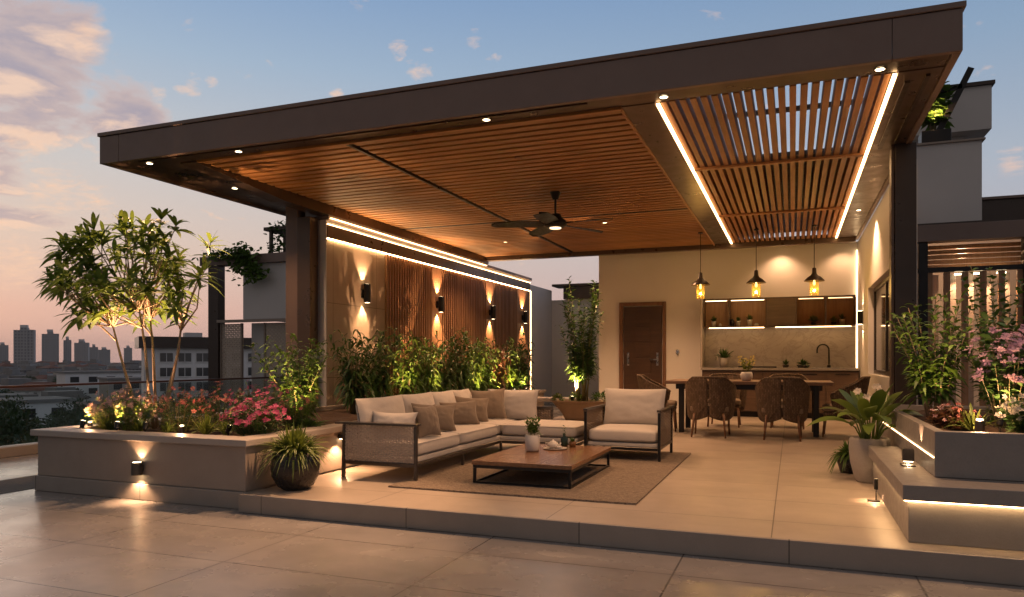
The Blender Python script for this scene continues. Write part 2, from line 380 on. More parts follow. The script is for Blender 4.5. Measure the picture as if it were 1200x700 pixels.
# ------------------------------------------------------------------ mesh helpers
V = Vector
class MB:
    def __init__(s): s.v = []; s.f = []; s.a = []; s.cur = .5
    def vert(s, p): s.v.append((p[0], p[1], p[2])); s.a.append(s.cur); return len(s.v)-1
    def face(s, *i): s.f.append(i)
    def box(s, x0, x1, y0, y1, z0, z1):
        b = len(s.v)
        for z in (z0, z1):
            for x, y in ((x0, y0), (x1, y0), (x1, y1), (x0, y1)): s.vert((x, y, z))
        for q in ((0,3,2,1), (4,5,6,7), (0,1,5,4), (1,2,6,5), (2,3,7,6), (3,0,4,7)): s.f.append(tuple(b+i for i in q))
        return s
    def bar(s, p, q, w, h=None, up=(0, 0, 1)):
        """rectangular bar from p to q"""
        p, q = V(p), V(q); d = (q-p).normalized(); h = h or w
        u = V(up)
        if abs(d.dot(u)) > .99: u = V((0, 1, 0))
        sx = d.cross(u).normalized(); sy = sx.cross(d)
        b = len(s.v)
        for e in (p, q):
            for i, j in ((-1,-1), (1,-1), (1,1), (-1,1)): s.vert(e+sx*i*w/2+sy*j*h/2)
        for k in ((3,2,1,0), (4,5,6,7), (0,1,5,4), (1,2,6,5), (2,3,7,6), (3,0,4,7)): s.f.append(tuple(b+i for i in k))
        return s
    def tube(s, pts, radii, n=8, cap=True):
        pts = [V(p) for p in pts]
        if isinstance(radii, (int, float)): radii = [radii]*len(pts)
        d0 = (pts[1]-pts[0]).normalized()
        u = d0.orthogonal().normalized(); rings = []
        for i, p in enumerate(pts):
            d = (pts[min(i+1, len(pts)-1)]-pts[max(i-1, 0)]).normalized()
            u = (u-d*u.dot(d)).normalized(); w = d.cross(u)
            rings.append([s.vert(p+(u*math.cos(2*math.pi*k/n)+w*math.sin(2*math.pi*k/n))*radii[i]) for k in range(n)])
        for a, b in zip(rings, rings[1:]):
            for k in range(n): s.f.append((a[k], a[(k+1) % n], b[(k+1) % n], b[k]))
        if cap: s.f.append(tuple(reversed(rings[0]))); s.f.append(tuple(rings[-1]))
        return s
    def lathe(s, prof, c=(0, 0, 0), n=32, closed=True):
        rings = []
        for r, z in prof:
            if r < 1e-5: rings.append([s.vert((c[0], c[1], c[2]+z))])
            else: rings.append([s.vert((c[0]+r*math.cos(2*math.pi*k/n), c[1]+r*math.sin(2*math.pi*k/n), c[2]+z)) for k in range(n)])
        for a, b in zip(rings, rings[1:]):
            for k in range(n):
                j = (k+1) % n
                if len(a) == 1 and len(b) == 1: continue
                if len(a) == 1: s.f.append((a[0], b[j], b[k]))
                elif len(b) == 1: s.f.append((a[k], a[j], b[0]))
                else: s.f.append((a[k], a[j], b[j], b[k]))
        return s
    def grid(s, fn, nu, nv, wrap=False):
        ids = [[s.vert(fn(i/nu, j/nv)) for j in range(nv+1)] for i in range(nu+1)]
        for i in range(nu):
            for j in range(nv): s.f.append((ids[i][j], ids[i+1][j], ids[i+1][j+1], ids[i][j+1]))
        return ids
    def leaf(s, p, d, Ln, W, droop=.3, roll=0., segs=3, fold=.0):
        p = V(p); d = V(d).normalized()
        up = V((0, 0, 1))
        sd = d.cross(up)
        if sd.length < .05: sd = V((math.cos(roll*3), math.sin(roll*3), 0))
        sd.normalize(); nn = sd.cross(d)
        sd = sd*math.cos(roll)+nn*math.sin(roll)
        s.cur = random.random()
        prev = None
        for i in range(segs):
            t = i/segs
            c = p+d*(Ln*t)-up*(droop*Ln*t*t)
            w = W*.5*(math.sin(math.pi*min(1, t*.86+.10)))**.85
            a, b = s.vert(c-sd*w), s.vert(c+sd*w)
            if prev: s.f.append((prev[0], prev[1], b, a))
            prev = (a, b)
        t = s.vert(p+d*Ln-up*(droop*Ln))
        s.f.append((prev[0], prev[1], t))
    def flower(s, p, d, r, petals=5, cup=.3):
        p = V(p); d = V(d).normalized(); u = d.orthogonal().normalized(); w = d.cross(u)
        s.cur = random.random(); o = random.random()*6
        c = s.vert(p)
        for k in range(petals):
            a0 = o+2*math.pi*(k-.36)/petals; a1 = o+2*math.pi*(k+.36)/petals; am = o+2*math.pi*k/petals
            f = lambda a, q: p+(u*math.cos(a)+w*math.sin(a))*r*q+d*(r*cup*q)
            s.f.append((c, s.vert(f(a0, .75)), s.vert(f(am, 1.05)), s.vert(f(a1, .75))))
    def weave_panel(s, o, du, dv, nu, nv, t=.007, wu=.6, wv=.75, seg=None):
        """flat basket weave: nu uprights, nv cross straps, over the rectangle o + du + dv"""
        o, du, dv = V(o), V(du), V(dv); nrm = du.cross(dv).normalized()
        lu, lv = du.length/nu, dv.length/nv
        for i in range(nu):
            c = o+du*((i+.5)/nu); h = du.normalized()*lu*wu/2
            pr = None
            for j in range(nv+1):
                q = c+dv*(j/nv)+nrm*(t*(1 if (i+j) % 2 else -1)*.6)
                a, b = s.vert(q-h), s.vert(q+h)
                if pr: s.f.append((pr[0], pr[1], b, a))
                pr = (a, b)
        for j in range(nv):
            c = o+dv*((j+.5)/nv); h = dv.normalized()*lv*wv/2
            pr = None
            for i in range(nu+1):
                q = c+du*(i/nu)+nrm*(t*(1 if (i+j) % 2 else -1)*.6)
                a, b = s.vert(q-h), s.vert(q+h)
                if pr: s.f.append((pr[0], b, a, pr[1])) if 0 else s.f.append((pr[0], pr[1], b, a))
                pr = (a, b)
        return s
    def xf(s, mtx):
        s.v = [tuple(mtx @ V(p)) for p in s.v]; return s
    def add(s, o, mtx=None):
        b = len(s.v)
        s.v += [tuple(mtx @ V(p)) for p in o.v] if mtx else o.v
        s.a += o.a; s.f += [tuple(b+i for i in f) for f in o.f]; return s

def thing(name, label, cat, loc=(0, 0, 0), group=None):
    o = bpy.data.objects.new(name, None); COL.objects.link(o)
    o.empty_display_size = .1; o.location = loc
    o['label'] = label; o['category'] = cat
    if group: o['group'] = group
    return o
def root_of(o):
    while o.parent: o = o.parent
    return o
def obj(name, mb, mat, parent=None, smooth=False, bevel=0, attr=False, solid=0, subsurf=0, label=None, local=False, seg=2):
    me = bpy.data.meshes.new(name)
    vs = mb.v
    if parent is not None and not local:
        b = root_of(parent).location
        vs = [(p[0]-b[0], p[1]-b[1], p[2]-b[2]) for p in vs]
    me.from_pydata(vs, [], mb.f); me.validate()
    if attr and len(mb.a) == len(me.vertices):
        at = me.attributes.new('v', 'FLOAT', 'POINT'); at.data.foreach_set('value', mb.a)
    me.materials.append(mat)
    if smooth: me.polygons.foreach_set('use_smooth', [True]*len(me.polygons))
    o = bpy.data.objects.new(name, me); COL.objects.link(o)
    if parent is not None: o.parent = parent
    if solid:
        md = o.modifiers.new('solid', 'SOLIDIFY'); md.thickness = solid; md.offset = 0
    if bevel:
        md = o.modifiers.new('bevel', 'BEVEL'); md.width = bevel; md.segments = seg; md.limit_method = 'ANGLE'; md.harden_normals = False
    if subsurf:
        md = o.modifiers.new('sub', 'SUBSURF'); md.levels = subsurf; md.render_levels = subsurf
    if label: o['label'] = label
    return o
def tag(o, label, cat, group=None, kind=None):
    o['label'] = label; o['category'] = cat
    if group: o['group'] = group
    if kind: o['kind'] = kind
    return o
def single(name, mb, mat, label, cat, group=None, **k):
    """a thing that is one mesh, its origin at the middle of its base"""
    xs, ys, zs = zip(*mb.v)
    c = V(((min(xs)+max(xs))/2, (min(ys)+max(ys))/2, min(zs)))
    mb.v = [(p[0]-c.x, p[1]-c.y, p[2]-c.z) for p in mb.v]
    o = obj(name, mb, mat, None, **k); o.location = c
    return tag(o, label, cat, group)
def structure(name, mb, mat, **k):
    o = obj(name, mb, mat, None, **k); o['kind'] = 'structure'; return o
def copy_tree(o, parent=None):
    c = o.copy(); COL.objects.link(c)
    if parent is not None:
        c.parent = parent; c.matrix_parent_inverse = Matrix()
    for ch in list(o.children): copy_tree(ch, c)
    return c
def B(*a): return MB().box(*a)
def lamp(name, kind, loc, power, parent=None, target=None, angle=90, blend=.5, radius=.02, color=WARM):
    l = bpy.data.lights.new(name, kind); l.energy = power*LP; l.color = color; l.shadow_soft_size = radius
    o = bpy.data.objects.new(name, l); COL.objects.link(o)
    if kind == 'SPOT':
        l.spot_size = R(angle); l.spot_blend = blend
        o.rotation_euler = (V(target)-V(loc)).to_track_quat('-Z', 'Y').to_euler()
    b = root_of(parent).location if parent is not None else V((0, 0, 0))
    o.location = V(loc)-b
    if parent is not None: o.parent = parent
    return o
LP = 2.75
def rnd(a, b): return random.uniform(a, b)
D = .14                                  # the raised deck

# ------------------------------------------------------------------ ground, terrace, deck
GZ = -17.0
m = MB(); m.grid(lambda u, v: (-3300+5000*u, -500+3700*v, GZ), 40, 40)
structure('ground', m,
          plain('city_ground', (.055, .06, .05), .95, 0, .4, .012))
structure('terrace_floor', B(-9.2, 4.5, -3.5, 19.6, -.4, 0), M['tile_low'])
g_ = B(-7.35, -6.62, 4.2, 9.5, .0, .004); structure('gravel_strip', g_, plain('grey_gravel', (.17, .15, .14), .9, 0, .5, 60, .9, 90))
structure('deck_floor', B(-4.07, 4.0, 4.625, 14.7, .004, D), M['tile_deck'])
m = MB()
m.box(-4.085, 4.0, 4.59, 4.623, 0.001, D+.004)
structure('deck_step', m, M['step'], bevel=.006)

# parapet and glass rail on the city side
pp = thing('terrace_parapet', 'low concrete parapet kerb with glass rail at the left edge of the terrace', 'parapet', (-9.1, 6, 0))
obj('kerb', B(-9.25, -9.0, -3.5, 19.6, .0, .125), M['stone'], pp, bevel=.01)
obj('handrail', B(-9.15, -9.09, -3.5, 19.6, .85, .88), plain('red_brown_rail', (.10, .04, .025), .4), pp, bevel=.008)
for i in range(10):
    y = -3.2+i*2.3
    obj('glass_panel', B(-9.13, -9.118, y+.02, y+2.26, .13, .845), M['glass'], pp)

# ------------------------------------------------------------------ pavilion canopy
cn = thing('pavilion_canopy', 'dark bronze flat canopy with wood slat ceiling over the outdoor lounge', 'canopy', (-3, 8.2, 0))
FZ0, FZ1 = 3.33, 3.665
m = MB()
m.box(-7.03, -6.755, 5.78, 5.83, FZ0, FZ1-.045); m.box(-6.751, .655, 5.78, 5.83, FZ0, FZ1-.045); m.box(.659, 1.09, 5.78, 5.83, FZ0, FZ1-.045)
obj('fascia', m, M['bronze'], cn, bevel=.003)
obj('fascia_cap', B(-7.05, 1.11, 5.765, 5.87, FZ1-.04, FZ1), M['bronze'], cn, bevel=.004)
m = B(-7.03, -6.98, 5.832, 14.3, FZ0, FZ1-.01); obj('side_fascia', m, M['bronze'], cn, bevel=.003)
m = B(1.04, 1.09, 5.832, 14.3, FZ0, FZ1-.01); obj('side_fascia', m, M['bronze'], cn, bevel=.003)
m = MB()      # roof deck with an opening over the open part of the pergola
m.box(-6.975, -1.06, 5.84, 14.7, 3.60, 3.645); m.box(-1.055, .74, 9.15, 14.7, 3.60, 3.645); m.box(.745, 1.035, 5.84, 14.7, 3.60, 3.645); m.box(-1.055, .74, 5.84, 6.12, 3.60, 3.645)
obj('roof_panel', m, M['bronze_dark'], cn)
# soffit strips
m = MB()
m.box(-6.975, 1.035, 5.835, 6.10, 3.352, 3.38)           # front band
m.box(-6.6, -1.6, 5.90, 5.925, 3.338, 3.3515)
m.box(-6.975, -6.225, 6.105, 14.2, 3.365, 3.39)          # left band
m.box(-1.355, -1.075, 6.105, 14.0, 3.345, 3.38)          # between wood and slats
m.box(.735, 1.035, 6.105, 14.0, 3.345, 3.38)             # right band
m.box(-3.72, 1.035, 14.205, 14.69, 3.36, 3.39)
obj('soffit', m, M['soffit'], cn, bevel=.002)
m = MB()
for x in (-6.22, -6.0):
    for y, z in ((6.105, 3.335), (7.6, 3.215), (14.2, 3.215), (14.2, 3.40), (6.105, 3.40)): m.vert((x, y, z))
m.face(0, 1, 2, 3, 4); m.face(9, 8, 7, 6, 5)
for i in range(5): m.face(i, i+5, (i+1) % 5+5, (i+1) % 5)
obj('edge_beam', m, M['soffit'], cn)
obj('rear_beam', B(-5.995, 1.03, 14.05, 14.2, 3.27, 3.42), M['soffit'], cn, bevel=.004)
m = MB(); m.box(-5.99, -1.36, 6.105, 6.14, 3.33, 3.40); m.box(-1.375, -1.357, 6.145, 14.04, 3.325, 3.40)
obj('ceiling_trim', m, M['wood_ceil'], cn)
# wood slat ceiling: four bays
bays = [(-5.985, -4.15, 6.15, 10.55), (-4.07, -1.38, 6.15, 10.55), (-5.985, -4.15, 10.60, 14.04), (-4.07, -1.38, 10.60, 14.04)]
for x0, x1, y0, y1 in bays:
    m = MB(); n = int((y1-y0)/.148); p = (y1-y0)/n
    for i in range(n): m.cur = random.random(); m.box(x0, x1, y0+i*p+.004, y0+i*p+.104, 3.345, 3.412)
    o = obj('ceiling_slats', m, M['wood_ceil'], cn, attr=True)
    obj('backing', B(x0-.01, x1+.01, y0, y1, 3.414, 3.43), M['bronze_dark'], o)
m = MB(); m.box(-4.145, -4.11, 6.15, 14.04, 3.335, 3.40); m.box(-4.105, -4.075, 6.15, 14.04, 3.37, 3.40)
m.box(-5.985, -4.15, 10.555, 10.597, 3.345, 3.40); m.box(-4.07, -1.38, 10.555, 10.597, 3.345, 3.40)
obj('ceiling_divider', m, M['bronze_dark'], cn)
# open slat bay
m = MB(); n = 19
for i in range(n):
    x = -.98+(i+.5)*(1.62/n); m.cur = random.random(); m.box(x-.026, x+.026, 6.125, 13.98, 3.35, 3.47)
obj('pergola_slats', m, M['wood_slat'], cn, attr=True)
for y in (8.35, 11.2): obj('cross_bar', B(-1.03, .69, y, y+.07, 3.325, 3.3485), M['wood_slat'], cn)
obj('slat_trim', B(-1.03, -.985, 6.125, 13.99, 3.352, 3.46), M['wood_slat'], cn); obj('slat_trim', B(.645, .69, 6.125, 13.99, 3.352, 3.46), M['wood_slat'], cn)
for x in (-1.065, .70):
    obj('led_strip', B(x, x+.028, 6.12, 13.98, 3.332, 3.349), M['led'], cn)
# glazing bars above the open part, seen between the slats
m = MB(); m.box(-1.05, .735, 7.5, 7.56, 3.605, 3.64)
obj('skylight_bar', m, M['bronze_dark'], cn)
obj('column', MB().box(-6.56, -6.365, 8.30, 8.48, .0, 3.362), M['bronze'], cn, bevel=.004)
m = B(-6.36, -6.15, 8.29, 8.47, 0, 3.16); obj('column', m, M['soffit'], cn, bevel=.004)
obj('column', B(.945, 1.135, 8.1, 8.3, D, 3.343), M['bronze_dark'], cn, bevel=.004)
obj('column', B(.915, .94, 8.12, 8.28, D, 3.343), M['soffit'], cn, bevel=.002)
# rail hardware on the right band
m = MB(); m.box(.80, .84, 6.3, 8.2, 3.325, 3.3445); m.box(.93, .96, 6.2, 8.05, 3.325, 3.3445)
obj('soffit_track', m, M['bronze_dark'], cn)

def downlight(x, y, z, label, power=16, r=.033, ang=118, target=None):
    t = thing('recessed_downlight', label, 'ceiling light', (x, y, z), 'recessed downlights in the canopy')
    obj('bezel', MB().lathe([(r, .0), (r*1.35, -.002), (r*1.35, -.008), (r, -.008)], (x, y, z), 20), M['bronze_dark'], t)
    obj('lens', MB().lathe([(0, -.006), (r, -.006)], (x, y, z), 20), M['lens'], t)
    lamp('downlight_beam', 'SPOT', (x, y, z-.02), power, t, target or (x, y, 0), ang, .7, .03)
    return t
downlight(-2.55, 5.985, 3.35, 'recessed downlight in the front band nearest the middle of the canopy', 190, ang=52, target=(-3.5, 4.3, 0))
downlight(-2.72, 7.25, 3.353, 'recessed downlight set among the wood slats in front of the ceiling fan', 45)
downlight(-5.32, 5.985, 3.35, 'recessed downlight in the front band of the canopy, second from its left corner', 110, ang=60, target=(-4.4, 3.9, 0))
downlight(-6.55, 6.0, 3.35, 'recessed downlight at the outer left corner of the canopy', 40)
downlight(-6.55, 7.3, 3.363, 'recessed downlight in the left edge band of the canopy near the column', 30)
downlight(.60, 5.985, 3.35, 'recessed downlight in the front right corner beside the bright LED strip', 55)
downlight(-.98, 5.985, 3.35, 'recessed downlight at the front end of the left LED strip', 55)
downlight(-2.75, 11.2, 3.353, 'small recessed downlight in the wood slats behind the fan blades, nearer one', 75, .035)
downlight(-2.4, 12.6, 3.353, 'small recessed downlight in the wood slats nearest the back wall', 90, .035)
downlight(-4.9, 12.4, 3.353, 'small recessed downlight in the wood slats above the planted wall', 60, .035)
downlight(.88, 11.5, 3.343, 'small recessed downlight in the right band above the kitchen window', 55, .03)
downlight(-.2, 14.45, 3.358, 'small recessed downlight over the kitchen cabinets at the back wall', 12, .03)
downlight(.85, 14.45, 3.358, 'small recessed downlight in the far right corner over the kitchen', 8, .03)

# ------------------------------------------------------------------ feature wall on the left
fw = thing('feature_wall', 'stone and timber slat wall outlined with LED strips behind the planter', 'wall', (-6.1, 12.5, 0))
WY0, WY1, WZ = 8.52, 17.0, 3.16
obj('core', B(-6.35, -6.105, WY0, WY1, 0, WZ-.012), M['plaster_gray'], fw)
obj('stone_panel', B(-6.10, -6.06, WY0+.03, 10.1, .3, 2.88), M['plaster_tan'], fw, bevel=.003)
obj('end_trim', B(-6.13, -6.035, WY0-.025, WY0-.002, .0, WZ-.015), M['plaster_gray'], fw, bevel=.003)
obj('top_board', B(-6.102, -6.045, WY0+.03, WY1-.06, 2.90, 3.085), M['soffit'], fw)
obj('timber_backing', B(-6.10, -6.078, 10.105, WY1-.1, .3, 2.88), M['wood_back'], fw)
m = MB()
y = 10.12
gaps = [(11.65, 12.05), (14.1, 14.5), (15.95, 16.86)]
while y < 16.86:
    m.cur = random.random(); m.box(-6.077, -6.03, y, y+.045, .3, 2.878); y += .083
obj('timber_slats', m, M['wood_wall'], fw, attr=True)
for i, (a, b) in enumerate(gaps):
    obj('timber_panel', B(-6.029, -6.022, a, b, .3, 2.876), M['wood_wall'], fw)
obj('led_strip', B(-6.06, -6.035, WY0+.03, WY1-.05, 2.887, 2.897), M['led_wash'], fw)
obj('led_strip', B(-6.06, -6.035, WY0+.03, WY1-.05, 3.088, 3.097), M['led'], fw)
obj('led_strip', B(-6.02, -5.995, WY0+.05, 14.1, 3.170, 3.178), M['led'], fw)
obj('led_strip', B(-6.05, -6.03, WY1-.05, WY1-.03, .35, 2.885), M['led'], fw)
obj('wall_cap', B(-6.36, -6.03, WY0+.03, WY1+.03, WZ-.01, WZ+.05), M['bronze'], fw)

def sconce(y, label, x=-6.06, z=2.2, pw=34):
    t = thing('wall_lamp', label, 'wall lamp', (x, y, z), 'up and down lamps on the timber wall')
    obj('wall_plate', B(x, x+.03, y-.035, y+.035, z-.06, z+.06), M['black'], t, bevel=.004)
    obj('lamp_body', MB().lathe([(0, -.14), (.045, -.14), (.052, -.135), (.052, .135), (.045, .14), (0, .14)], (x+.085, y, z), 24), M['black'], t)
    if x > -6.05: pw *= 1.8
    for k in (-1, 1):
        obj('lens', MB().lathe([(0, 0), (.036, 0)], (x+.085, y, z+k*.1415), 20), M['lens'], t)
        lamp('sconce_beam', 'SPOT', (x+.048, y, z+k*.145), pw*.6, t, (x+.0, y, z+k*2), 86, .75, .012)
    return t
sconce(9.45, 'black cylinder wall lamp on the plain stone panel nearest the column')
sconce(11.85, 'black cylinder wall lamp on the timber slats, second from the column', -6.025)
sconce(14.3, 'black cylinder wall lamp on the timber slats, third from the column', -6.02)
sconce(16.3, 'black cylinder wall lamp beside the vertical LED strip at the far end', -6.02)

# ------------------------------------------------------------------ house behind the lounge
hs = thing('house', 'white plastered house with dark wood door and corner kitchen under the canopy', 'house', (-1, 15, 0))
BY = 14.7
m = MB(); m.box(-3.74, 1.26, BY, BY+.25, 0, 3.36)
obj('back_wall', m, M['plaster'], hs)
obj('side_wall', B(-3.74, -3.5, BY+.252, 19.3, 0, 3.36), M['plaster'], hs)
m = MB(); m.box(1.105, 1.24, 8.8, 9.6, 0, 3.345); m.box(1.105, 1.24, 12.7, BY-.002, 0, 3.345)
m.box(1.105, 1.24, 9.602, 12.698, 0, .98); m.box(1.105, 1.24, 9.602, 12.698, 2.32, 3.345)
obj('right_wall', m, M['plaster'], hs)
w = obj('window', MB().box(1.185, 1.225, 9.605, 9.67, .983, 2.317).box(1.185, 1.225, 12.63, 12.695, .983, 2.317).box(1.185, 1.225, 9.672, 12.628, .983, 1.04).box(1.185, 1.225, 9.672, 12.628, 2.26, 2.317).box(1.185, 1.225, 11.1, 11.16, 1.042, 2.258).box(1.185, 1.225, 10.3, 10.34, 1.042, 2.258), M['bronze_dark'], hs)
obj('pane', B(1.20, 1.21, 9.68, 12.62, 1.05, 2.25), M['glass_pane'], w)
d = obj('door', B(-3.21, -2.44, BY-.035, BY-.003, D+.005, 2.27), M['wood_door'], hs, bevel=.004)
m = MB(); m.box(-3.30, -3.225, BY-.06, BY-.003, D+.002, 2.36); m.box(-2.425, -2.36, BY-.06, BY-.003, D+.002, 2.36); m.box(-3.224, -2.426, BY-.06, BY-.003, 2.285, 2.36)
obj('door_frame', m, M['wood_back'], d, bevel=.004)
m = MB()
for i in range(6): m.box(-2.98, -2.66, BY-.046, BY-.036, .32+i*.31, .32+i*.31+.29)
obj('door_panel', m, M['wood_door'], d, bevel=.006)
for x, s in ((-3.12, 0), (-2.53, 1)):
    m = MB(); m.box(x-.02, x+.02, BY-.045, BY-.036, 1.08, 1.34)
    if s: m.bar((x, BY-.08, 1.2), (x-.13, BY-.08, 1.2), .02); m.bar((x, BY-.04, 1.2), (x, BY-.09, 1.2), .02)
    else: m.bar((x, BY-.08, 1.12), (x, BY-.08, 1.30), .02); m.bar((x, BY-.04, 1.14), (x, BY-.08, 1.14), .015); m.bar((x, BY-.04, 1.28), (x, BY-.08, 1.28), .015)
    obj('handle', m, M['steel'], d)
obj('wall_socket', MB().box(-2.17, -2.11, BY-.02, BY-.002, 1.33, 1.39).lathe([(0, 0), (.02, 0), (.02, .03)], (-2.13, BY-.03, 1.30), 10), M['steel'], hs)
# corner light slot between back and right wall
obj('led_strip', B(1.085, 1.10, 14.66, 14.675, .9, 3.2), M['lens_soft'], hs)
t = thing('wall_lamp', 'small dark wall lamp on the right wall between kitchen and window', 'wall lamp', (1.1, 13.6, 1.9))
obj('lamp_body', B(1.02, 1.1, 13.55, 13.65, 1.80, 2.02), M['black'], t, bevel=.004)
for k in (-1, 1):
    obj('lens', B(1.03, 1.09, 13.56, 13.64, 1.91+k*.115-.002, 1.91+k*.115+.002), M['lens'], t)
    lamp('sconce_beam', 'SPOT', (1.06, 13.6, 1.91+k*.13), 9, t, (1.09, 13.6, 1.91+k*2), 70, .4, .012)

# yard behind the lounge
yw = thing('yard_wall', 'pale grey rear yard wall with a dark roof edge behind the bamboo tree', 'wall', (-5, 19.4, 0))
obj('wall_face', MB().box(-6.5, -3.75, 19.4, 19.6, 0, 2.85).box(-6.5, -6.28, 17.05, 19.39, 0, 3.12), M['plaster_gray'], yw)
obj('roof_edge', MB().box(-5.9, -3.4, 19.25, 19.75, 2.86, 3.2).box(-6.2, -3.4, 19.15, 19.8, 3.21, 3.27), M['bronze_dark'], yw)

# ------------------------------------------------------------------ left planter
def wall_prism(name, outline, z0, z1, mat, parent, inner=None, bevel=.006):
    """closed outline extruded upwards; inner outline (same count) makes a ring"""
    m = MB(); n = len(outline)
    lo = [m.vert((x, y, z0)) for x, y in outline]; hi = [m.vert((x, y, z1)) for x, y in outline]
    for i in range(n): m.face(lo[i], lo[(i+1) % n], hi[(i+1) % n], hi[i])
    if inner:
        li = [m.vert((x, y, z0)) for x, y in inner]; hi2 = [m.vert((x, y, z1)) for x, y in inner]
        for i in range(n):
            j = (i+1) % n
            m.face(li[j], li[i], hi2[i], hi2[j]); m.face(hi[i], hi[j], hi2[j], hi2[i]); m.face(lo[j], lo[i], li[i], li[j])
    else: m.face(*hi); m.face(*reversed(lo))
    return obj(name, m, mat, parent, bevel=bevel)
pl = thing('stone_planter', 'long low stone planter with flowers beside the sofa at the left', 'planter', (-5.2, 8, 0))
O = [(-6.50, 4.70), (-4.11, 4.70), (-4.11, 8.6), (-4.9, 8.6), (-4.9, 14.6), (-6.02, 14.6), (-6.02, 8.0), (-6.50, 8.0)]
I = [(-6.36, 4.84), (-4.25, 4.84), (-4.25, 8.46), (-5.04, 8.46), (-5.04, 14.46), (-5.98, 14.46), (-5.98, 7.9), (-6.36, 7.9)]
wall_prism('planter_wall', O, .141, .505, M['stone'], pl, I)
E_ = [(-6.55, 4.66), (-4.07, 4.66), (-4.07, 8.64), (-4.86, 8.64), (-4.86, 14.64), (-6.025, 14.64), (-6.025, 8.05), (-6.55, 8.05)]
E2 = [(-6.30, 4.90), (-4.31, 4.90), (-4.31, 8.40), (-5.10, 8.40), (-5.10, 14.40), (-5.96, 14.40), (-5.96, 7.8), (-6.30, 7.8)]
wall_prism('coping', E_, .506, .562, M['stone_cap'], pl, E2, .008)
P_ = [(-6.515, 4.68), (-4.085, 4.68), (-4.085, 4.9), (-4.3, 4.9), (-4.3, 7.9), (-6.0, 7.9), (-6.0, 7.95), (-6.515, 7.95)]
wall_prism('plinth', P_, .001, .140, M['step'], pl)
m = MB()
def soil(u, v):
    x = -6.35+u*2.08; y = 4.85+v*3.58
    return (x, y, .50+.05*mnoise.noise((x*3, y*3, 0))+.018*mnoise.noise((x*17, y*17, 3)))
m.grid(soil, 50, 80)
m.grid(lambda u, v: (-5.98+u*.93, 8.44+v*6.0, .50+.03*mnoise.noise((u*3, v*30, 1))), 12, 60)
obj('soil', m, M['soil'], pl, smooth=True)
t = thing('planter_lamp', 'small bronze up and down lamp on the front face of the left planter', 'wall lamp', (-5.22, 4.66, .26))
obj('lamp_body', MB().lathe([(0, -.055), (.042, -.055), (.046, -.05), (.046, .05), (.042, .055), (0, .055)], (-5.22, 4.650, .275), 20), M['gunmetal'], t)
obj('bracket', B(-5.24, -5.20, 4.68, 4.699, .25, .30), M['gunmetal'], t)
for k in (-1, 1):
    obj('lens', MB().lathe([(0, 0), (.034, 0)], (-5.22, 4.650, .275+k*.0562), 16), M['lens'], t)
    lamp('lamp_beam', 'SPOT', (-5.22, 4.668 if k > 0 else 4.640, .275+k*.06), 6 if k < 0 else 2.4, t, (-5.22, 4.76 if k > 0 else 4.55, .275+k*1), 120 if k < 0 else 104, .6, .012)
t = thing('planter_lamp', 'small lamp low on the planter side beside the sofa arm', 'wall lamp', (-4.1, 6.0, .45))
obj('lamp_body', B(-4.107, -4.04, 5.97, 6.03, .44, .48), M['gunmetal'], t, bevel=.004)
obj('lens', B(-4.095, -4.05, 5.98, 6.02, .434, .438), M['lens'], t)
lamp('lamp_beam', 'SPOT', (-4.04, 5.95, .43), 8, t, (-3.95, 5.9, 0), 130, .5, .01)

# garden lights
def bollard(x, y, z, label, h=.055, r=.022, pw=1.6, tgt=None):
    t = thing('bollard_light', label, 'garden light', (x, y, z), 'small lights among the planting')
    obj('post', MB().lathe([(0, -.03), (r, -.03), (r, h), (r*.8, h+.004), (0, h+.004)], (x, y, z), 16), M['gunmetal'], t)
    obj('lens', MB().lathe([(r*.7, h+.005), (r*.7, h+.012), (0, h+.014)], (x, y, z), 16), M['lens'], t)
    lamp('garden_glow', 'POINT', (x, y-.01, z+h+.07), pw, t, radius=.015)
    return t
def spike(x, y, z, label, tgt, pw=7, ang=70):
    t = thing('spike_light', label, 'garden light', (x, y, z), 'small lights among the planting')
    d = (V(tgt)-V((x, y, z+.05))).normalized(); p = V((x, y, z+.05))
    obj('spike', MB().tube([(x, y, z-.04), (x, y, z+.05)], .008, 6), M['black'], t)
    obj('lamp_head', MB().tube([p-d*.03, p+d*.035], [.018, .026], 14), M['black'], t)
    obj('lens', MB().tube([p+d*.036, p+d*.038], [.021, .021], 14), M['lens'], t)
    lamp('uplight_beam', 'SPOT', p+d*.06, pw, t, tgt, ang, .6, .015)
    return t
bollard(-6.33, 5.10, .54, 'bollard light among pale pink flowers near the left corner of the left planter')
bollard(-5.20, 5.12, .54, 'bollard light in front of coral flowers, middle of the left planter')
spike(-4.72, 5.18, .53, 'spike uplight under a yellow green tuft near the magenta flowers', (-4.75, 5.5, 1.0), 4)
spike(-5.62, 5.10, .53, 'spike uplight between the two bollards of the left planter', (-5.9, 5.6, 1.4), 3)
spike(-6.0, 5.35, .53, 'spike uplight at the foot of the multi stemmed tree, shining up its stems', (-6.15, 5.7, 2.0), 150, 66)
spike(-6.6+.25, 5.75, .53, 'spike uplight left of the tree stems in the left planter', (-6.35, 5.72, 2.0), 150, 66)
spike(-6.28, 4.98, .54, 'spike uplight at the front left of the planter aimed at the tree crown', (-6.42, 5.45, 2.0), 13, 60)
spike(-5.86, 5.0, .54, 'spike uplight left of the middle bollard aimed at the tree crown', (-6.08, 5.45, 2.0), 13, 60)

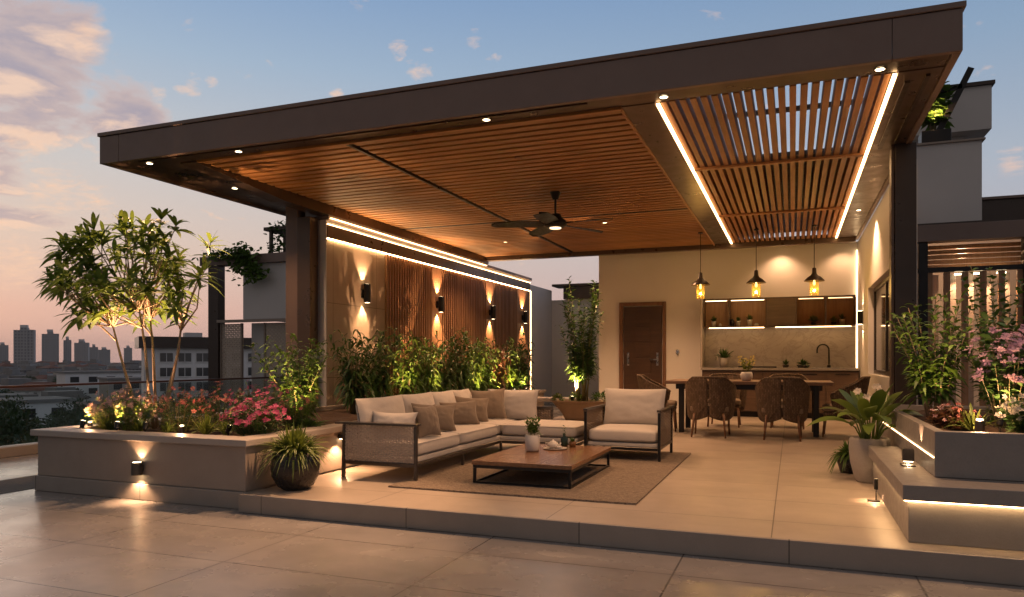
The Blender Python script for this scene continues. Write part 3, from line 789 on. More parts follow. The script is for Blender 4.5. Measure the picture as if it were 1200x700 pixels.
# ------------------------------------------------------------------ plants
def stem_plant(t, base, h, spread, nst, npl, LL, LW, leafm, stemm, droop=.5, start=.3, r=.006, updir=.35, jitter=.06, lean=None, dens=1.7):
    ms, ml = MB(), MB()
    b = V(base)
    for s in range(nst):
        a = 2*math.pi*(s/nst)+rnd(-.5, .5); q = rnd(.15, 1)**.7
        out = V((math.cos(a), math.sin(a), 0))
        top = b+out*spread*q+V((0, 0, h*rnd(.72, 1.05)*(1-.18*q)))
        if lean: top += V(lean)*rnd(.5, 1)
        p0 = b+out*jitter*rnd(.2, 1)
        mid = p0.lerp(top, .55)-out*spread*.12*q
        pts = [p0, p0.lerp(mid, .6)+V((rnd(-.01, .01), rnd(-.01, .01), 0)), mid, top]
        ms.tube(pts, [r, r*.9, r*.75, r*.35], 6)
        n = int(npl*dens*rnd(.8, 1.2))
        for k in range(n):
            f = start+(1-start)*(k+rnd(0, .9))/n
            f = min(f, .995)
            x = f*3; i = min(int(x), 2); p = pts[i].lerp(pts[i+1], x-i)
            aa = k*2.4+rnd(-.4, .4)
            d = V((math.cos(aa), math.sin(aa), updir+rnd(-.25, .45)+f*f*.9))
            ml.leaf(p, d, LL*rnd(.6, 1.15)*(1.05-.25*f), LW*1.3*rnd(.75, 1.2), droop*rnd(.5, 1.4), rnd(-.5, .5))
    obj('stem', ms, stemm, t, smooth=True); obj('foliage', ml, leafm, t, attr=True)
def grass_clump(t, base, h, spread, n, W, leafm, droop=.8, part='foliage', segs=4):
    ml = MB(); b = V(base)
    for i in range(n):
        a = rnd(0, 6.283); q = rnd(.1, 1)
        d = V((math.cos(a)*q*spread, math.sin(a)*q*spread, h*rnd(.7, 1.1)))
        o = V((math.cos(a), math.sin(a), 0))*rnd(0, .25)*spread
        ml.leaf(b+o*.5, d, d.length*rnd(.8, 1.2), W*rnd(.7, 1.2), droop*q*rnd(.5, 1.2), rnd(-.6, .6), segs)
    obj(part, ml, leafm, t, attr=True)
def flower_shrub(name, label, base, h, sx, sy, nst, leafm, petals, nfl, rf, group, thin=.012, LL=.10, cat='flowering plant', bias=.35, loose=1.0):
    t = thing(name, label, cat, base, group)
    ms, ml, mf = MB(), MB(), MB(); b = V(base)
    tips = []
    for s in range(nst):
        a = rnd(0, 6.283); q = math.sqrt(rnd(0, 1))
        hz = h*rnd(.55, 1.0)*(1-.35*q*q)
        top = b+V((math.cos(a)*q*sx, math.sin(a)*q*sy, hz))
        p0 = b+V((math.cos(a)*q*sx*.4, math.sin(a)*q*sy*.4, 0))
        mid = p0.lerp(top, .5)+V((0, 0, hz*.08))
        ms.tube([p0, mid, top], [.003, .0025, .0015], 4)
        tips.append(top)
        for k in range(17):
            f = rnd(.08, .97); p = p0.lerp(mid, f*2) if f < .5 else mid.lerp(top, f*2-1)
            aa = rnd(0, 6.283)
            ml.leaf(p, V((math.cos(aa), math.sin(aa), rnd(.0, .9))), LL*rnd(.5, 1.1), thin*rnd(.8, 1.3), rnd(.1, .5), rnd(-.6, .6), 2)
    for k in range(nfl):
        p = random.choice(tips)+V((rnd(-1, 1), rnd(-1, 1), rnd(-1, .6)))*.035*loose
        d = V((p.x-b.x, p.y-b.y-.15, .25+rnd(-.3, .6)))
        mf.flower(p, d, rf*1.05*rnd(.7, 1.25))
    obj('stem', ms, M['cane'], t); obj('foliage', ml, leafm, t, attr=True)
    obj('blossom', mf, petals, t, attr=True)
    return t
GF = 'flowering plants along the left planter'
flower_shrub('flowering_plant', 'airy pale pink flowering plant at the far left corner of the planter', (-6.28, 5.3, .52), .40, .34, .30, 56, M['leaf_grass'], M['fl_pale'], 150, .020, GF)
flower_shrub('flowering_plant', 'whitish pink flowering plant in front of the tree stems', (-5.92, 5.22, .52), .44, .28, .26, 50, M['leaf_bamboo'], M['fl_pale'], 120, .020, GF)
flower_shrub('flowering_plant', 'dark leaved plant with dusty pink flowers right of the tree stems', (-5.52, 5.42, .52), .46, .30, .30, 54, M['leaf_dark'], M['fl_coral'], 110, .019, GF)
flower_shrub('flowering_plant', 'coral red flowering plant above the middle bollard light', (-5.20, 5.58, .52), .48, .30, .30, 54, M['leaf_dark'], M['fl_coral'], 120, .019, GF)
flower_shrub('flowering_plant', 'tall purplish pink flowering plant behind the yellow green tuft', (-4.86, 5.78, .52), .52, .32, .30, 54, M['leaf_dark'], M['fl_mag'], 100, .018, GF)
flower_shrub('flowering_plant', 'loose red tinged flowering plant between the tuft and the yellow bamboo', (-4.58, 5.95, .52), .46, .26, .28, 46, M['leaf_bamboo'], M['fl_coral'], 46, .018, GF)
flower_shrub('flowering_plant', 'rounded bush thick with bright magenta flowers at the planter corner', (-4.42, 5.20, .52), .34, .30, .27, 90, M['leaf_dark'], M['fl_mag'], 230, .022, GF, bias=.2, loose=.8)
for x, y, s, lb in ((-4.80, 5.25, .22, 'yellow green tuft lit by a spike uplight near the magenta bush'), (-5.02, 5.22, .20, 'yellow green tuft right of the middle bollard light'),
                    (-5.72, 5.12, .15, 'small round leaved tuft at the planter edge below the tree'), (-6.12, 5.12, .17, 'small light green tuft beside the left bollard light'),
                    (-5.42, 5.16, .13, 'low dark tuft left of the middle bollard light')):
    t = thing('grass_tuft', lb, 'plant', (x, y, .52), 'low tufts at the planter edge')
    grass_clump(t, (x, y, .52), s, s*.9, 70, .014, M['leaf_grass'], .7)
t = thing('ground_cover', 'dark low leafy plant on the planter edge behind the magenta bush', 'plant', (-4.25, 6.1, .53))
grass_clump(t, (-4.42, 5.9, .53), .12, .22, 160, .03, M['leaf_dark'], .5)
obj('leaf_mat', (lambda mm: (mm.grid(lambda u, v: (-4.6+.42*u, 5.7+v*2.4, .525+.05*abs(mnoise.noise((u*4, v*9, 7)))), 8, 30), mm)[1])(MB()), M['soil'], t)

# the multi stemmed tree
tt = thing('small_tree', 'tall multi stemmed tree with rosettes of dark leaves in the left planter', 'tree', (-6.08, 5.65, .5))
ms, ml = MB(), MB()
base = V((-6.08, 5.65, .48))
crown_c = V((-6.36, 5.65, 2.10))
tips = []
for i in range(84):
    while True:
        p = V((rnd(-1, 1), rnd(-1, 1), rnd(-1, 1)))
        if .35 < p.length < 1: break
    q = V((crown_c.x+p.x*.84+p.z*.10, crown_c.y+p.y*.72, crown_c.z+p.z*.52))
    if abs(q.x+6.27) > .16+max(0, q.z-1.42)*1.3: continue
    tips.append(q)
for q in [(-7.32, 5.5, 2.14), (-7.18, 5.6, 1.95), (-7.05, 5.5, 1.68), (-6.95, 5.4, 2.40), (-5.32, 5.6, 2.35), (-5.35, 5.5, 2.02), (-5.66, 5.5, 2.52), (-5.85, 5.5, 2.60), (-6.4, 5.5, 2.6), (-6.75, 5.6, 2.52), (-5.45, 5.3, 1.72)]:
    tips.append(V(q))
stems = []
for k, (tx, ty, tz, bx) in enumerate([(-6.62, 5.6, 1.55, -.09), (-6.32, 5.8, 1.62, -.03), (-6.14, 5.5, 1.7, .03), (-5.80, 5.7, 1.5, .09), (-6.05, 5.95, 1.6, .06)]):
    p0 = base+V((bx, rnd(-.06, .06), 0)); p3 = V((tx, ty, tz))
    pts = [p0, p0.lerp(p3, .33)+V((rnd(-.03, .03), rnd(-.03, .03), 0)), p0.lerp(p3, .68)+V((rnd(-.05, .05), rnd(-.04, .04), .04)), p3]
    ms.tube(pts, [.018, .015, .012, .008], 8); stems.append(pts)
for q in tips:
    bp = min((pts[2].lerp(pts[3], f) for pts in stems for f in (0, .5, 1)), key=lambda z: (z-q).length+rnd(0, .25)+(.6 if z.z > q.z+.1 else 0))
    mid = bp.lerp(q, .55)+V((rnd(-.05, .05), rnd(-.05, .05), -.10*(q-bp).length))
    ms.tube([bp, mid, q], [.010, .007, .004], 5)
    out = (q-V((-6.2, 5.65, 1.5))); out.z += .35; out.normalize()
    for shell, nL in ((0, 9), (1, 4)):
        for j in range(nL):
            a = 2*math.pi*j/nL+rnd(-.25, .25)+shell*.4
            u = out.orthogonal().normalized(); w = out.cross(u)
            rad = (u*math.cos(a)+w*math.sin(a))
            d = rad*(.95 if shell == 0 else .65)+out*(.45 if shell == 0 else 1.0)
            ml.leaf(q-out*.05*(1-shell), d, rnd(.18, .26), rnd(.038, .052), rnd(.2, .6), rnd(-.4, .4), 4)
    for k in range(3):
        f = rnd(.4, .95); p = bp.lerp(mid, f*2) if f < .5 else mid.lerp(q, f*2-1)
        a = rnd(0, 6.28)
        ml.leaf(p, V((math.cos(a), math.sin(a), rnd(.1, .9))), rnd(.12, .2), rnd(.03, .05), rnd(.2, .5), rnd(-.4, .4), 3)
obj('trunk', ms, M['bark'], tt, smooth=True); obj('crown', ml, M['leaf_tree'], tt, attr=True)

# yellow lit shrub by the column, row of shrubs under the feature wall
t = thing('bamboo_shrub', 'bright yellow green bamboo shrub in front of the canopy column', 'shrub', (-4.95, 6.5, .52), 'leafy shrubs in the left planter')
stem_plant(t, (-4.95, 6.5, .52), 1.0, .52, 26, 19, .21, .024, M['leaf_bamboo'], M['cane'], .7, .12, .005, dens=2.2)
spike(-4.72, 6.05, .54, 'spike uplight hidden at the foot of the bright yellow bamboo shrub', (-4.95, 6.5, 1.3), 40, 90)
row = [(-5.35, 8.15, 1.15, 'dark', 'dark upright shrub at the column end of the shrub row'), (-5.45, 8.9, 1.22, 'dark', 'tall dark shrub under the first black wall lamp'),
       (-5.40, 9.6, 1.14, 'bamboo', 'bright green arching shrub left of the timber slats'), (-5.45, 10.3, 1.12, 'bamboo', 'green arching shrub at the start of the timber slats'),
       (-5.45, 10.95, 1.05, 'dark', 'dark bushy shrub before the second black wall lamp'), (-5.45, 11.6, 1.22, 'dark', 'narrow dark shrub under the second black wall lamp'),
       (-5.40, 12.2, 1.2, 'bamboo', 'bright shrub with hanging leaves after the second black wall lamp'), (-5.50, 12.75, 1.0, 'bamboo', 'low glowing shrub at the middle of the timber slats'),
       (-5.45, 13.25, 1.05, 'red', 'reddish leaved shrub before the third black wall lamp'), (-5.45, 13.75, 1.2, 'bamboo', 'glowing yellow shrub under the third black wall lamp'),
       (-5.55, 14.1, .95, 'dark', 'dark shrub near the far end of the planter'), (-5.3, 14.3, 1.25, 'dark', 'upright dark shrub at the very end of the planter by the LED strip')]
for i, (x, y, h, kind, lb) in enumerate(row):
    t = thing('leafy_shrub', lb, 'shrub', (x, y, .5), 'leafy shrubs in the left planter')
    stem_plant(t, (x, y, .5), h*1.06, .36, 13, 22, .33, .032, M['leaf_'+kind], M['cane'], .95, .15, .007, .55, dens=1.3)
for x, y, tg, lb in ((-4.95-.2, 9.2, (-5.45, 9.5, 1.3), 'spike uplight below the bright arching shrub left of the slats'), (-5.12, 10.5, (-5.5, 10.4, 1.3), 'spike uplight below the arching shrub at the start of the slats'),
                 (-5.12, 11.9, (-5.5, 12.1, 1.3), 'spike uplight between second wall lamp and the hanging shrub'), (-5.15, 12.9, (-5.5, 12.9, 1.3), 'spike uplight by the low glowing shrub at mid wall'),
                 (-5.15, 13.55, (-5.5, 13.7, 1.3), 'spike uplight below the glowing yellow shrub'), (-5.12, 14.15, (-5.45, 14.3, 1.2), 'spike uplight at the end of the long planter')):
    spike(x, y, .52, lb, tg, 55, 74)

# ------------------------------------------------------------------ bamboo tree in its bowl
t = thing('trough_planter', 'wide brown tapering trough planter on a low stand in the rear yard', 'planter', (-3.2, 11.6, D))
m = MB()
def trough(u, v):
    k = [(0, .0, 0), (.48, .0, 0), (.62, .16, 0), (.92, .36, 0), (1, .40, 0), (.96, .40, 0), (.90, .34, 0), (0, .33, 0)]
    i = min(int(v*7), 6); f = v*7-i
    r = k[i][0]*(1-f)+k[i+1][0]*f; z = k[i][1]*(1-f)+k[i+1][1]*f
    a = 2*math.pi*u; sq = (abs(math.cos(a))**6+abs(math.sin(a))**6)**(-1/6)
    return (-3.26+.50*r*math.cos(a)*sq*.95, 11.6+.26*r*math.sin(a)*sq*.95, D+.05+z*.85)
m.grid(trough, 48, 14)
obj('bowl', m, plain('brown_clay', (.22, .145, .09), .6, 0, .2, 8), t, smooth=True)
obj('soil', B(-3.62, -2.90, 11.42, 11.78, D+.36, D+.372), M['soil'], t)
m = MB(); m.box(-3.55, -2.95, 11.45, 11.5, D, D+.045); m.box(-3.55, -2.95, 11.7, 11.75, D, D+.045)
obj('stand', B(-3.6, -2.92, 11.46, 11.74, D, D+.045), M['wood_back'], t)
t = thing('bamboo_tree', 'slim bamboo tree in the trough planter between the timber wall and the door', 'tree', (-3.22, 11.6, D+.37))
stem_plant(t, (-3.22, 11.6, D+.37), 2.1, .55, 20, 44, .20, .034, M['leaf_dark'], M['cane'], .6, .24, .010, .2, .12)
for x, r, mt, lb in ((-3.62, .10, 'leaf_grass', 'small yellow green bush at the left end of the trough planter'), (-3.3, .12, 'leaf_grass', 'pale round bush at the front of the trough planter'), (-2.9, .15, 'leaf_dark', 'dark green bush at the right end of the trough planter')):
    t = thing('small_bush', lb, 'plant', (x, 11.5, D+.37), 'bushes in the trough planter')
    ml = MB()
    for i in range(260):
        d = V((rnd(-1, 1), rnd(-1, 1), rnd(-.15, 1))).normalized()
        ml.leaf(V((x, 11.5, D+.40))+d*r*rnd(.4, 1), d+V((0, 0, .2)), r*.4, .018, .3, rnd(-1, 1), 2)
    obj('foliage', ml, M[mt], t, attr=True)
spike(-3.35, 11.4, D+.38, 'spike uplight among the bushes of the trough planter', (-3.22, 11.62, 1.7), 120, 64)
t = thing('garden_bench', 'low pale stone bench in the rear yard left of the trough planter', 'bench', (-3.95, 12.2, D))
obj('seat', B(-4.8, -3.35, 12.05, 12.5, D+.33, D+.39), M['stone_cap'], t, bevel=.005)
obj('leg', B(-4.72, -4.6, 12.1, 12.45, D, D+.328), M['stone'], t); obj('leg', B(-3.55, -3.43, 12.1, 12.45, D, D+.328), M['stone'], t)

# ------------------------------------------------------------------ pots on the deck
t = thing('round_pot', 'round black glazed pot on the deck corner beside the left planter', 'pot', (-3.83, 4.97, D))
obj('bowl', MB().lathe([(0, .0), (.10, .0), (.145, .03), (.188, .11), (.200, .20), (.188, .28), (.172, .31), (.155, .31), (.155, .27), (0, .265)], (-3.83, 4.97, D), 40), M['black_pot'], t, smooth=True)
obj('soil', MB().lathe([(0, .275), (.154, .27)], (-3.83, 4.97, D), 24), M['soil'], t)
t = thing('grass_plant', 'arching bright green grassy plant in the round black pot', 'plant', (-3.83, 4.97, D+.27))
grass_clump(t, (-3.83, 4.97, D+.27), .27, .33, 520, .016, M['leaf_grass'], .95)
t = thing('tall_planter_pot', 'tall pale stone pot beside the stone bench on the deck', 'pot', (.40, 6.75, D))
PX, PY = .625, 7.06
t.location = (PX, PY, D)
obj('bowl', MB().lathe([(0, 0), (.10, 0), (.118, .02), (.155, .17), (.166, .29), (.162, .37), (.155, .385), (.138, .385), (.138, .34), (0, .335)], (PX, PY, D), 40), M['gray_ceramic'], t, smooth=True)
obj('soil', MB().lathe([(0, .35), (.137, .345)], (PX, PY, D), 24), M['soil'], t)
t = thing('broad_leaf_plant', 'broad leaved plant with white blooms in the tall pale stone pot', 'plant', (PX, PY, D+.35))
ms, ml, mf = MB(), MB(), MB()
for i in range(30):
    a = 2.4*i+rnd(-.3, .3); q = .2+.8*(i/30); up = rnd(.30, .48)*(1.15-.55*q)
    b0 = V((PX+math.cos(a)*.05, PY+math.sin(a)*.05, D+.34)); e = V((PX+math.cos(a)*(.05+.13*q), PY+math.sin(a)*(.05+.13*q), D+.36+up*.62))
    ms.tube([b0, b0.lerp(e, .6)+V((0, 0, .03)), e], [.008, .006, .004], 6)
    ml.leaf(e, V((math.cos(a)*(.25+.95*q), math.sin(a)*(.25+.95*q), 1.25-.75*q)), rnd(.30, .44), rnd(.085, .13), .15+.5*q, rnd(-.5, .5), 6)
for a, h in ((3.6, .40), (5.2, .46), (4.4, .36)):
    p = V((PX+math.cos(a)*.1, PY+math.sin(a)*.1, D+.36+h)); ms.tube([(PX, PY, D+.34), p], [.005, .003], 5)
    for k in range(3): mf.flower(p+V((rnd(-.015, .015), rnd(-.015, .015), rnd(0, .03))), V((rnd(-.4, .4), -1, .5)), .032, 5, .5)
obj('stem', ms, M['leaf_broad'], t, attr=True); obj('foliage', ml, M['leaf_broad'], t, attr=True, smooth=True); obj('blossom', mf, M['fl_white'], t, attr=True)
t = thing('low_pot', 'small dark pot half hidden behind the tall pale stone pot', 'pot', (.50, 7.55, D))
obj('bowl', MB().lathe([(0, 0), (.08, 0), (.11, .1), (.10, .17), (.085, .17), (0, .15)], (.50, 7.55, D), 24), M['black_pot'], t, smooth=True)
t = thing('fern', 'small trailing fern left of the tall pale stone pot', 'plant', (.50, 7.55, D+.16))
grass_clump(t, (.50, 7.55, D+.16), .16, .22, 200, .02, M['leaf_bamboo'], 1.3)

# ------------------------------------------------------------------ lounge furniture
def cushion(x0, x1, y0, y1, z0, z1, crown=.015, nx=14, ny=14):
    """seat cushion: soft box with a slightly domed top"""
    m = MB(); cx, cy = (x0+x1)/2, (y0+y1)/2
    rx, ry, hz = (x1-x0)/2, (y1-y0)/2, (z1-z0)/2
    n = 9.0
    def f(u, v):
        th = 2*math.pi*u; ph = math.pi*(v-.5)
        def sp(c, e): return math.copysign(abs(c)**e, c)
        e = .16; e2 = .32
        x = sp(math.cos(ph), e2)*sp(math.cos(th), e); y = sp(math.cos(ph), e2)*sp(math.sin(th), e); z = sp(math.sin(ph), .35)
        dome = crown*(1-min(1, (x*x+y*y)/1.4)) if z > 0 else 0
        wob = .004*mnoise.noise((cx+x*rx*6, cy+y*ry*6, z*2))
        return (cx+x*rx, cy+y*ry, (z0+z1)/2+z*hz+dome+wob)
    m.grid(f, 96, 28); return m
def pillow_mesh(w, h, t, seed=0, n=30, ex=2.6, pc=.05):
    """scatter or back cushion standing on its lower edge: width along x, thickness along y"""
    m = MB()
    for side in (-1, 1):
        def f(u, v):
            a, b = 2*u-1, 2*v-1
            pr = max(0, (1-abs(a)**ex)*(1-abs(b)**ex))**.62
            pin = 1-pc*(1-abs(a)**1.5)*abs(b)**4; pin2 = 1-pc*(1-abs(b)**1.5)*abs(a)**4
            wr = .010*mnoise.noise((a*2.3+seed, b*2.6, side*.3+seed))+.006*mnoise.noise((a*6+seed*3, b*4, seed))
            return (a*w/2*pin2, side*(t/2*pr+.004)+wr*pr, h/2+b*h/2*pin)
        ids = m.grid(f, n, n)
        if side < 0:
            for k in range(1, len(m.f)+1): pass
    return m
def place(m, loc, rot):
    from mathutils import Euler
    mt = Matrix.Translation(V(loc)) @ Euler(rot, 'XYZ').to_matrix().to_4x4()
    return m.xf(mt)
def piping(x0, x1, y0, y1, z0, z1):
    m = MB(); r = .045; cs = ((x1-r, y1-r, 0), (x0+r, y1-r, 90), (x0+r, y0+r, 180), (x1-r, y0+r, 270)); pts = []
    for cx, cy, a0 in cs:
        for k in range(5): pts.append((cx+(r-.004)*math.cos(R(a0+k*22.5)), cy+(r-.004)*math.sin(R(a0+k*22.5)), z1-.020))
    pts.append(pts[0]); m.tube(pts, .0048, 6, False); return m
sf = thing('corner_sofa', 'cream corner sofa with bronze frame and woven rope arm', 'sofa', (-3.3, 7, D))
fr = MB()
fr.box(-3.78, -3.075, 5.60, 5.63, .265, .295); fr.box(-3.09, -3.06, 5.635, 7.63, .265, .295); fr.box(-3.80, -3.77, 5.635, 8.36, .265, .295); fr.box(-3.05, -2.17, 7.60, 7.63, .265, .295); fr.box(-3.765, -2.17, 8.34, 8.37, .265, .295); fr.box(-2.19, -2.165, 7.635, 8.335, .265, .295)
obj('frame', fr, M['gunmetal'], sf, bevel=.003)
obj('seat_base', MB().box(-3.765, -3.085, 5.64, 8.33, .297, .345).box(-3.083, -2.185, 7.62, 8.33, .297, .345), M['sofa'], sf, bevel=.012)
for x, y in ((-3.80, 5.615), (-3.06, 5.615)):
    m = MB(); m.bar((x, y, .138), (x+(.012 if x < -3.5 else 0), y, .62), .028, .032)
    obj('leg', m, M['gunmetal'], sf, bevel=.004)
for x, y in ((-3.07, 6.6), (-3.79, 8.35), (-2.18, 8.35), (-2.18, 7.62), (-3.07, 7.62)):
    obj('leg', MB().bar((x, y, .138), (x, y, .264), .026), M['gunmetal'], sf, bevel=.003)
ar = obj('arm', MB().box(-3.86, -3.035, 5.565, 5.665, .625, .645).box(-3.785, -3.075, 5.605, 5.625, .275, .297), M['gunmetal'], sf, bevel=.004)
obj('woven_panel', MB().weave_panel((-3.785, 5.612, .30), (.71, 0, 0), (0, 0, .32), 26, 20, .008, .70, .50), M['rope'], ar)
bk = obj('back_frame', MB().box(-3.83, -3.80, 5.67, 8.37, .60, .63).box(-3.80, -2.70, 8.375, 8.405, .60, .635).box(-2.725, -2.70, 8.375, 8.405, .30, .60), M['gunmetal'], sf, bevel=.003)
obj('woven_panel', MB().weave_panel((-3.815, 8.36, .30), (0, -2.70, 0), (0, 0, .30), 120, 20, .005), M['rope'], bk)
obj('woven_panel', MB().weave_panel((-3.79, 8.39, .30), (1.065, 0, 0), (0, 0, .30), 50, 20, .005), M['rope_dark'], bk)
for a in ((-3.755, -3.075, 5.66, 6.60, .347, .485), (-3.755, -3.075, 6.61, 7.60, .347, .485), (-3.755, -3.09, 7.61, 8.32, .347, .485), (-3.08, -2.19, 7.61, 8.32, .347, .485)):
    sc_ = obj('seat_cushion', cushion(*a), M['sofa'], sf, smooth=True)
    obj('piping', piping(*a), M['sofa'], sc_, smooth=True)
for y, w, sd in ((6.08, .84, 1), (6.80, .70, 5), (7.38, .58, 9), (7.88, .50, 13)):
    m = place(pillow_mesh(w, .38, .19, sd), (-3.645, y, .475), (R(-9), 0, R(90)))
    obj('back_cushion', m, M['sofa'], sf, smooth=True)
m = place(pillow_mesh(.66, .37, .18, 21), (-3.18, 8.24, .475), (R(-8), 0, 0)); obj('back_cushion', m, M['sofa'], sf, smooth=True)
def pillow(label, mat, w, h, t, loc, rot, sd, group='scatter pillows on the corner sofa'):
    o = obj('throw_pillow', pillow_mesh(w, h, t*1.15, sd, 30, 2.0, .13), mat, None, smooth=True)
    o.location = loc; o.rotation_euler = rot
    return tag(o, label, 'pillow', group)
pillow('cream lumbar pillow leaning on the woven arm of the sofa', M['sofa'], .46, .25, .15, (-3.38, 5.76, .488), (R(-14), 0, R(4)), 31)
pillow('taupe pillow right behind the woven arm, beside the cream lumbar pillow', M['pillow'], .32, .30, .12, (-3.13, 6.02, .49), (R(-14), 0, R(78)), 33)
pillow('taupe pillow alone at the middle of the long seat', M['pillow'], .46, .29, .13, (-3.36, 6.55, .488), (R(-24), R(3), R(38)), 36)
pillow('taupe pillow nearest the corner, in front of another taupe pillow', M['pillow'], .42, .28, .12, (-3.36, 7.18, .488), (R(-22), R(-3), R(34)), 39)
pillow('taupe pillow half hidden behind the corner pair', M['pillow'], .42, .30, .12, (-3.44, 7.62, .488), (R(-18), R(4), R(32)), 43)
pillow('largest taupe pillow leaning on the rear cushion of the corner', M['pillow'], .42, .38, .13, (-3.36, 7.98, .488), (R(-18), R(-4), R(22)), 47)

ac = thing('armchair', 'wide cream armchair with open bronze frame and woven sides', 'armchair', (-1.66, 7.93, D))
AX0, AX1, AY0, AY1 = -2.06, -1.28, 7.53, 8.33
for x in (AX0, AX1):
    for y, z in ((AY0, .655), (AY1, .66)):
        obj('leg', MB().bar((x, y, D-.002), (x, y, z), .028), M['black'], ac, bevel=.003)
    a = obj('arm', MB().box(x-.022, x+.022, AY0-.02, AY1+.02, .662, .685).box(x-.012, x+.012, AY0+.015, AY1-.015, .27, .295), M['gunmetal'], ac, bevel=.004)
    obj('woven_panel', MB().weave_panel((x, AY0+.016, .30), (0, AY1-AY0-.032, 0), (0, 0, .36), 34, 22, .005), M['rope_dark'], a)
obj('frame', MB().box(AX0+.016, AX1-.016, AY0-.012, AY0+.012, .262, .288).box(AX0+.016, AX1-.016, AY1-.012, AY1+.012, .262, .288).box(AX0+.016, AX1-.016, AY1-.01, AY1+.01, .60, .625), M['black'], ac, bevel=.003)
obj('seat_base', B(AX0+.02, AX1-.02, AY0+.016, AY1-.016, .290, .335), M['sofa'], ac, bevel=.012)
obj('seat_cushion', cushion(AX0+.02, AX1-.02, AY0-.005, AY1-.12, .337, .475), M['sofa'], ac, smooth=True)
obj('back_cushion', place(pillow_mesh(.70, .42, .18, 52), (-1.67, 8.14, .465), (R(-12), 0, 0)), M['sofa'], ac, smooth=True)

rug = single('woven_rug', (lambda mm: (mm.grid(lambda u, v: (-3.15+2.08*u, 5.30+3.10*v, D+.014+.002*mnoise.noise((u*30, v*40, 0))), 40, 60), mm.box(-3.15, -1.07, 5.30, 8.40, D, D+.011), mm)[2])(MB()), M['rug'], 'grey brown woven rug under the coffee table on the deck', 'rug')
ct = thing('coffee_table', 'low wood topped coffee table with thin black metal frame', 'table', (-2.11, 6.37, D+.013))
CX0, CX1, CY0, CY1, CZ = -2.56, -1.67, 5.68, 7.05, .345
obj('table_top', B(CX0, CX1, CY0, CY1, CZ-.035, CZ), M['wood_table'], ct, bevel=.004)
obj('frame', MB().box(CX0+.01, CX1-.01, CY0+.01, CY0+.03, CZ-.062, CZ-.037).box(CX0+.01, CX1-.01, CY1-.03, CY1-.01, CZ-.062, CZ-.037).box(CX0+.01, CX0+.03, CY0+.032, CY1-.032, CZ-.062, CZ-.037).box(CX1-.03, CX1-.01, CY0+.032, CY1-.032, CZ-.062, CZ-.037), M['black'], ct)
for x in (CX0+.022, CX1-.022):
    for y in (CY0+.022, CY1-.022): obj('leg', MB().bar((x, y, D+.013), (x, y, CZ-.063), .024), M['black'], ct, bevel=.002)
    obj('floor_rail', B(x-.01, x+.01, CY0+.036, CY1-.036, D+.014, D+.030), M['black'], ct)
obj('floor_rail', B(CX0+.036, CX1-.036, CY0+.012, CY0+.032, D+.014, D+.030), M['black'], ct)
obj('floor_rail', B(CX0+.036, CX1-.036, CY1-.032, CY1-.012, D+.014, D+.030), M['black'], ct)
# things on the coffee table
t = thing('plant_pot', 'white cylinder pot on the coffee table', 'pot', (-2.28, 6.45, CZ))
obj('bowl', MB().lathe([(0, .004), (.058, .004), (.068, .02), (.070, .15), (.064, .155), (.058, .15), (.056, .13), (0, .13)], (-2.28, 6.45, CZ), 28), M['white_ceramic'], t, smooth=True)
t = thing('table_plant', 'small green plant in the white cylinder pot on the coffee table', 'plant', (-2.28, 6.45, CZ+.13))
stem_plant(t, (-2.28, 6.45, CZ+.13), .20, .10, 9, 11, .085, .014, M['leaf_bamboo'], M['cane'], .4, .2, .003, .6, .03)
t = thing('tea_tray', 'round beige tray on the coffee table with a small teapot', 'tray', (-2.13, 6.68, CZ))
obj('dish', MB().lathe([(0, .002), (.105, .002), (.118, .012), (.114, .014), (.10, .008), (0, .008)], (-2.13, 6.68, CZ), 32), M['gray_ceramic'], t, smooth=True)
t = thing('teapot', 'small cream teapot standing on the beige tray', 'teapot', (-2.15, 6.68, CZ+.009))
m = MB(); m.lathe([(0, 0), (.035, 0), (.052, .022), (.050, .045), (.030, .062), (.028, .066), (.012, .07), (.008, .082), (0, .084)], (-2.15, 6.68, CZ+.009), 24)
obj('body', m, M['white_ceramic'], t, smooth=True)
obj('spout', MB().tube([(-2.11, 6.67, CZ+.035), (-2.08, 6.665, CZ+.045), (-2.065, 6.66, CZ+.065)], [.011, .009, .006], 8), M['white_ceramic'], t, smooth=True)
obj('handle', MB().tube([(-2.195, 6.68, CZ+.055), (-2.225, 6.68, CZ+.055), (-2.228, 6.68, CZ+.03), (-2.20, 6.68, CZ+.022)], .005, 6), M['white_ceramic'], t, smooth=True)
t = thing('tea_cup', 'small white cup at the front of the beige tray', 'cup', (-2.07, 6.62, CZ+.009))
obj('body', MB().lathe([(0, 0), (.018, 0), (.026, .03), (.023, .03), (.016, .006), (0, .006)], (-2.07, 6.62, CZ+.009), 20), M['white_ceramic'], t, smooth=True)
t = thing('glass_bottle', 'dark green glass bottle with a twig on the coffee table', 'bottle', (-2.12, 6.95, CZ))
obj('body', MB().lathe([(0, .002), (.034, .002), (.036, .01), (.036, .075), (.014, .10), (.014, .125), (.011, .125), (0, .10)], (-2.12, 6.95, CZ), 22), plain('green_glass', (.02, .035, .02), .1), t, smooth=True)
ml = MB()
for i in range(16): ml.leaf((-2.12, 6.95, CZ+.11+.006*i), V((math.cos(i*2.4), math.sin(i*2.4), .5)), rnd(.05, .08), .016, .3, 0, 3)
obj('twig', ml, M['leaf_dark'], t, attr=True)
t = thing('glass_jar', 'short amber glass jar with a succulent on the coffee table', 'jar', (-2.02, 6.9, CZ))
obj('body', MB().lathe([(0, .002), (.032, .002), (.034, .05), (.030, .055), (.028, .05), (0, .04)], (-2.02, 6.9, CZ), 20), plain('amber_jar', (.20, .10, .04), .15), t, smooth=True)
ml = MB()
